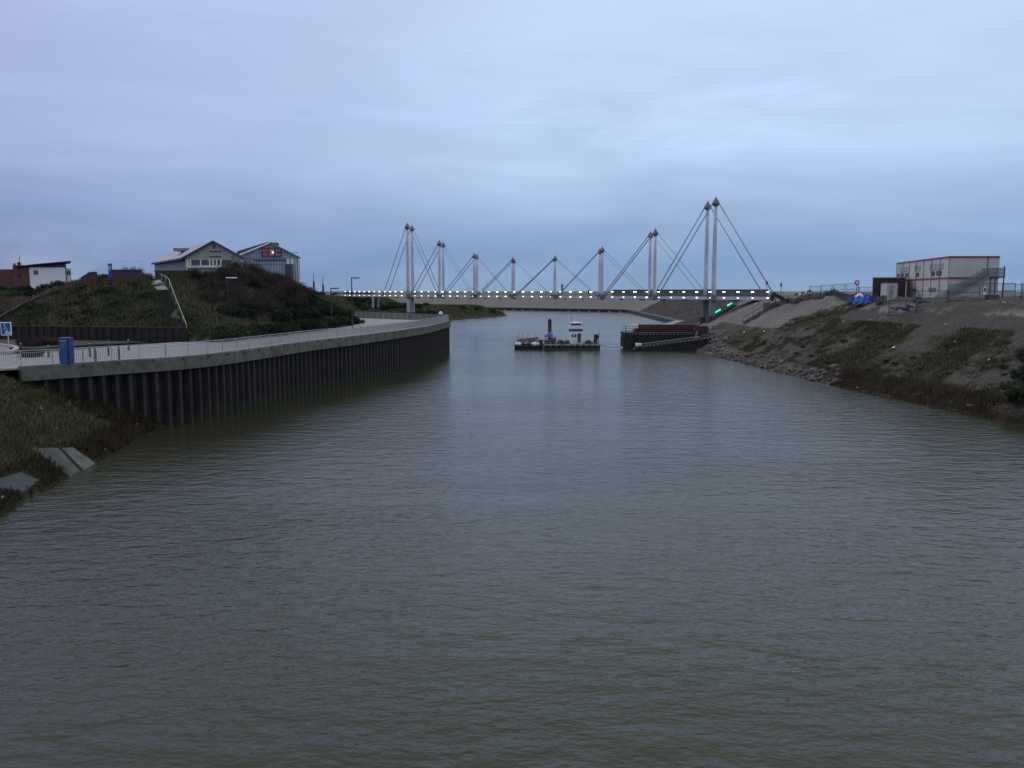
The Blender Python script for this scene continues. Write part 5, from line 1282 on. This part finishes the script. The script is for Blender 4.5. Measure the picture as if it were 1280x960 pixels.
# ------------------------------------------------------------------ bushes
def bush_meshes(seed, rx, h, n, leaf, mt, twigs, clumps=26, aniso=1.0, twigm=None, tall=.55):
    rr = np.random.RandomState(seed)
    u = rr.rand(clumps); g = rr.rand(clumps)*6.28; rad = np.sqrt(u)*rx*.78; zc = h*(.18+.62*rr.rand(clumps))*np.sqrt(np.clip(1-(rad/rx)**2*.8, .05, 1))
    cc = np.stack([rad*np.cos(g), rad*np.sin(g), zc], 1); cr = h*(.12+.16*rr.rand(clumps))
    k = rr.randint(0, clumps, n); dv = rr.randn(n, 3); dv /= np.linalg.norm(dv, axis=1)[:, None]; dv *= (rr.rand(n)**.45)[:, None]*cr[k][:, None]; dv[:, :2] *= 1.25
    c = cc[k]+dv; c[:, 2] = np.maximum(c[:, 2], .03)
    a = rr.randn(n, 3); a /= np.linalg.norm(a, axis=1)[:, None]; b = rr.randn(n, 3); b -= a*(a*b).sum(1)[:, None]; b /= np.linalg.norm(b, axis=1)[:, None]
    if twigs: a[:, 2] = np.abs(a[:, 2])+.4
    s = leaf*(.5+rr.rand(n)); la = s[:, None]*a*(1.0 if not twigs else 1.8); lb = s[:, None]*b*(.55 if not twigs else .16)
    v = np.stack([c-la*.5, c+lb*.5, c+la*.5, c-lb*.5], 1).reshape(-1, 3)
    me = npmesh('foliage', v, np.arange(n*4).reshape(-1, 4), [mt], 4)
    st = MB()
    for i in range(0, clumps, 2): st.cyl((cc[i][0]*.12, cc[i][1]*.12, -.2), tuple(cc[i]), .05, .015, 5)
    sm = bpy.data.meshes.new('stem'); sm.from_pydata(st.v, [], st.f); sm.materials.append(twigm or M['twig'])
    return me, sm
BK = {}
for k in range(3):
    BK['brown', k] = bush_meshes(100+k, 2.0, 2.6, 5200, .17, M['leaf_brown'], True, 34)
    BK['green', k] = bush_meshes(200+k, 1.7, 2.0, 3600, .17, M['leaf_dark'], False, 30)
    BK['scrub', k] = bush_meshes(300+k, 1.1, 1.1, 1100, .15, M['leaf_mid'], False, 18)
    BK['bare', k] = bush_meshes(400+k, 1.5, 2.4, 900, .28, M['leaf_brown'], True, 22)
def bush(kind, x, y, s, lab, grp, z=None, sz=1.0):
    me_, sm = BK[kind, rnd.randrange(3)]; z = H(x, y)-.1 if z is None else z
    name = {'brown': 'brown_shrub', 'green': 'evergreen_shrub', 'scrub': 'scrub_bush', 'bare': 'bare_bush'}[kind]
    r = thing(name, lab, 'shrub', (x, y, z), rnd.random()*6.28, grp); r.scale = (s, s, s*sz)
    link('foliage', me_, r); link('stem', sm, r); return r
# brown thicket over the right part of the mound
rr = random.Random(3); pl = []
tries = 0
while len(pl) < 78 and tries < 9000:
    tries += 1; x = rr.uniform(-42, -24); y = rr.uniform(86, 150)
    dh = -float(sdpoly(np.array([x]), np.array([y]), HILL)[0])
    if dh < 2.2 or dh > 17: continue
    xs = pb_.x+(pa_.x-pb_.x)*(y-pb_.y)/(pa_.y-pb_.y)
    if x < xs+2.9: continue
    if any((x-a)**2+(y-b)**2 < 2.1**2 for a, b, _ in pl): continue
    pl.append((x, y, dh))
for x, y, dh in pl:
    px_ = 640+1040*x/y
    if dh < 4.2: bush('green', x, y, rr.uniform(.8, 1.1), 'dark evergreen shrub in the belt at the foot of the brown thicket', 'evergreen shrubs below the thicket')
    elif px_ > 392: bush('green', x, y, rr.uniform(.7, .95), 'dark evergreen shrub at the right end of the mound, near the bridge', 'evergreen shrubs near the bridge end')
    else:
        s = rr.uniform(.8, 1.15)*(1.0 if px_ > 285 else .72)
        bush('brown', x, y, s, 'leafless dark brown shrub of the thicket covering the mound', 'brown shrubs of the thicket')
# foot hedge along the promenade
foot = resample([Vector(p) for p in ((-29.6, 87, 0), (-27.2, 98, 0), (-25.2, 115, 0), (-25, 132, 0), (-28, 144, 0))], 1.9)
for p in foot:
    bush('green', p.x-1.0+rr.uniform(-.3, .3), p.y+rr.uniform(-.3, .3), rr.uniform(.75, 1.0), 'dark evergreen bush in the hedge line edging the promenade', 'hedge bushes along the promenade', z=5.2)
# taller crests near the halls
for px_, D_, s, kind in ((287, 118, 1.25, 'green'), (296, 120, 1.45, 'brown'), (306, 120, 1.3, 'brown'), (318, 122, 1.25, 'brown'), (330, 122, 1.1, 'brown'), (343, 122, 1.1, 'brown'), (356, 124, 1.2, 'brown'), (368, 124, 1.15, 'green'), (380, 126, 1.05, 'green'), (394, 126, .8, 'green'), (407, 126, .75, 'green'), (416, 128, .75, 'green'), (424, 130, .8, 'green'), (432, 132, .8, 'green'), (440, 134, .75, 'green'), (447, 136, .65, 'green'), (299, 112, 1.15, 'brown'), (312, 114, 1.0, 'brown')):
    p = P(px_, 350, D_); bush(kind, p.x, D_, s, 'tall '+('dark evergreen' if kind == 'green' else 'leafless brown')+' shrub rising in front of the two gabled halls', 'tall shrubs in front of the halls')
# left shoulder shrubs below the white house
for k in range(26):
    px_ = rr.uniform(-25, 78); D_ = rr.uniform(100, 124); p = P(px_, 350, D_); top = 352+max(0, (60-px_))*.0
    bush('green', p.x, D_, rr.uniform(.45, .7), 'dark evergreen bush on the slope below the white house', 'evergreen bushes below the white house')
for px_, D_, s in ((68, 131, .95), (57, 131, .75), (73, 132, .7), (160, 106, .7), (170, 107, .75), (165, 108, .6)):
    p = P(px_, 350, D_); bush('bare', p.x, D_, s, 'thin leafless bush in front of the white house wall' if px_ < 100 else 'bare twiggy bush poking above the wider dark brick wall', 'bare bushes at the white house' if px_ < 100 else 'bare bushes behind the brick wall')
# scrub over the mound face
for k in range(64):
    px_ = rr.uniform(20, 190); py_ = rr.uniform(356, 408)
    if py_ < 415-(px_+20)*.62: continue
    p = hit(px_, py_)
    if abs(p.x-(pb_.x+(pa_.x-pb_.x)*(p.y-pb_.y)/(pa_.y-pb_.y))) < 2.2: continue
    bush('scrub', p.x, p.y, rr.uniform(.5, 1.1), 'low olive scrub bush on the grassy face of the mound', 'scrub bushes on the mound')
for px_, py_ in ((96, 350), (130, 350), (188, 352), (126, 352)):
    p = hit(px_, py_); bush('green', p.x, p.y, .4, 'small dark bush on the brow of the mound', 'small bushes on the brow')
for k, px_ in enumerate((34, 38, 43)):
    p = PZ(px_, 446, QZ); bush('green', p.x, p.y, .5, 'clipped dark hedge bush beside the road at the left edge', 'roadside hedge bushes', z=5.25, sz=.8)
for px_, D_ in ((40, 79), (48, 80), (57, 80.5), (66, 81), (30, 80), (74, 82)):
    p = P(px_, 420, D_); bush('brown', p.x, D_, .5, 'low brown bush between the road and the retaining wall', 'bushes by the retaining wall', z=5.2, sz=.8)
# scrub on the spit and along the bridge's west embankment
for k in range(40):
    x = rr.uniform(-62, -26); y = rr.uniform(262, 345); bush('green', x, y, rr.uniform(1.0, 1.5), 'dark green shrub on the spit beneath the left end of the bridge', 'shrubs on the spit', sz=.8)
for x, y in ((-8, 352), (-14, 345), (-20, 336)): bush('scrub', x, y, 1.8, 'brown scrub bush near the tip of the spit', 'scrub at the tip of the spit')
# scrub on the right bank
for k in range(46):
    y = rr.uniform(62, 130); x = np.interp(y, [60, 92, 150], [40.6, 36.5, 32.6])+rr.uniform(2.5, 8.5); bush('scrub', x, y, rr.uniform(.3, .62), 'small dark green tussock bush on the right bank', 'tussock bushes on the right bank', sz=.8)
for p, k in zip([hit(1284, 505), hit(1286, 480), hit(1290, 455)], (1.0, .9, .8)): bush('green', p.x, p.y, k, 'dark bush at the right edge of the picture by the water', 'dark bushes at the right edge')

# ------------------------------------------------------------------ litter
LM = MB().poly([(-.12, -.08, 0), (.1, -.1, .02), (.13, .07, .06), (-.05, .1, .03)], (0, 0, .04))
lit = LM.build('litter_scrap', M['litter']); tag(lit, 'x', 'litter', 'litter scraps on the banks')
spots = [(188, 531), (172, 534), (225, 542), (119, 564), (133, 566), (52, 515), (55, 520), (72, 540), (4, 627), (1027, 407), (1053, 403), (1087, 402), (955, 416), (1182, 409), (1193, 431), (1235, 453), (1116, 437), (930, 417), (1072, 488), (1254, 381)]
for k, (px_, py_) in enumerate(spots):
    o = lit if k == 0 else lit.copy()
    if k: col.objects.link(o)
    p = hit(px_, py_); o.location = p+Vector((0, -.1, .22)); s = 1.3 if px_ > 800 else .8; o.scale = (s, s, s); o.rotation_euler = (.5, 0, rnd.random()*6)
    o['label'] = 'scrap of white litter on the right bank' if px_ > 800 else 'scrap of white litter in the weeds of the left bank'
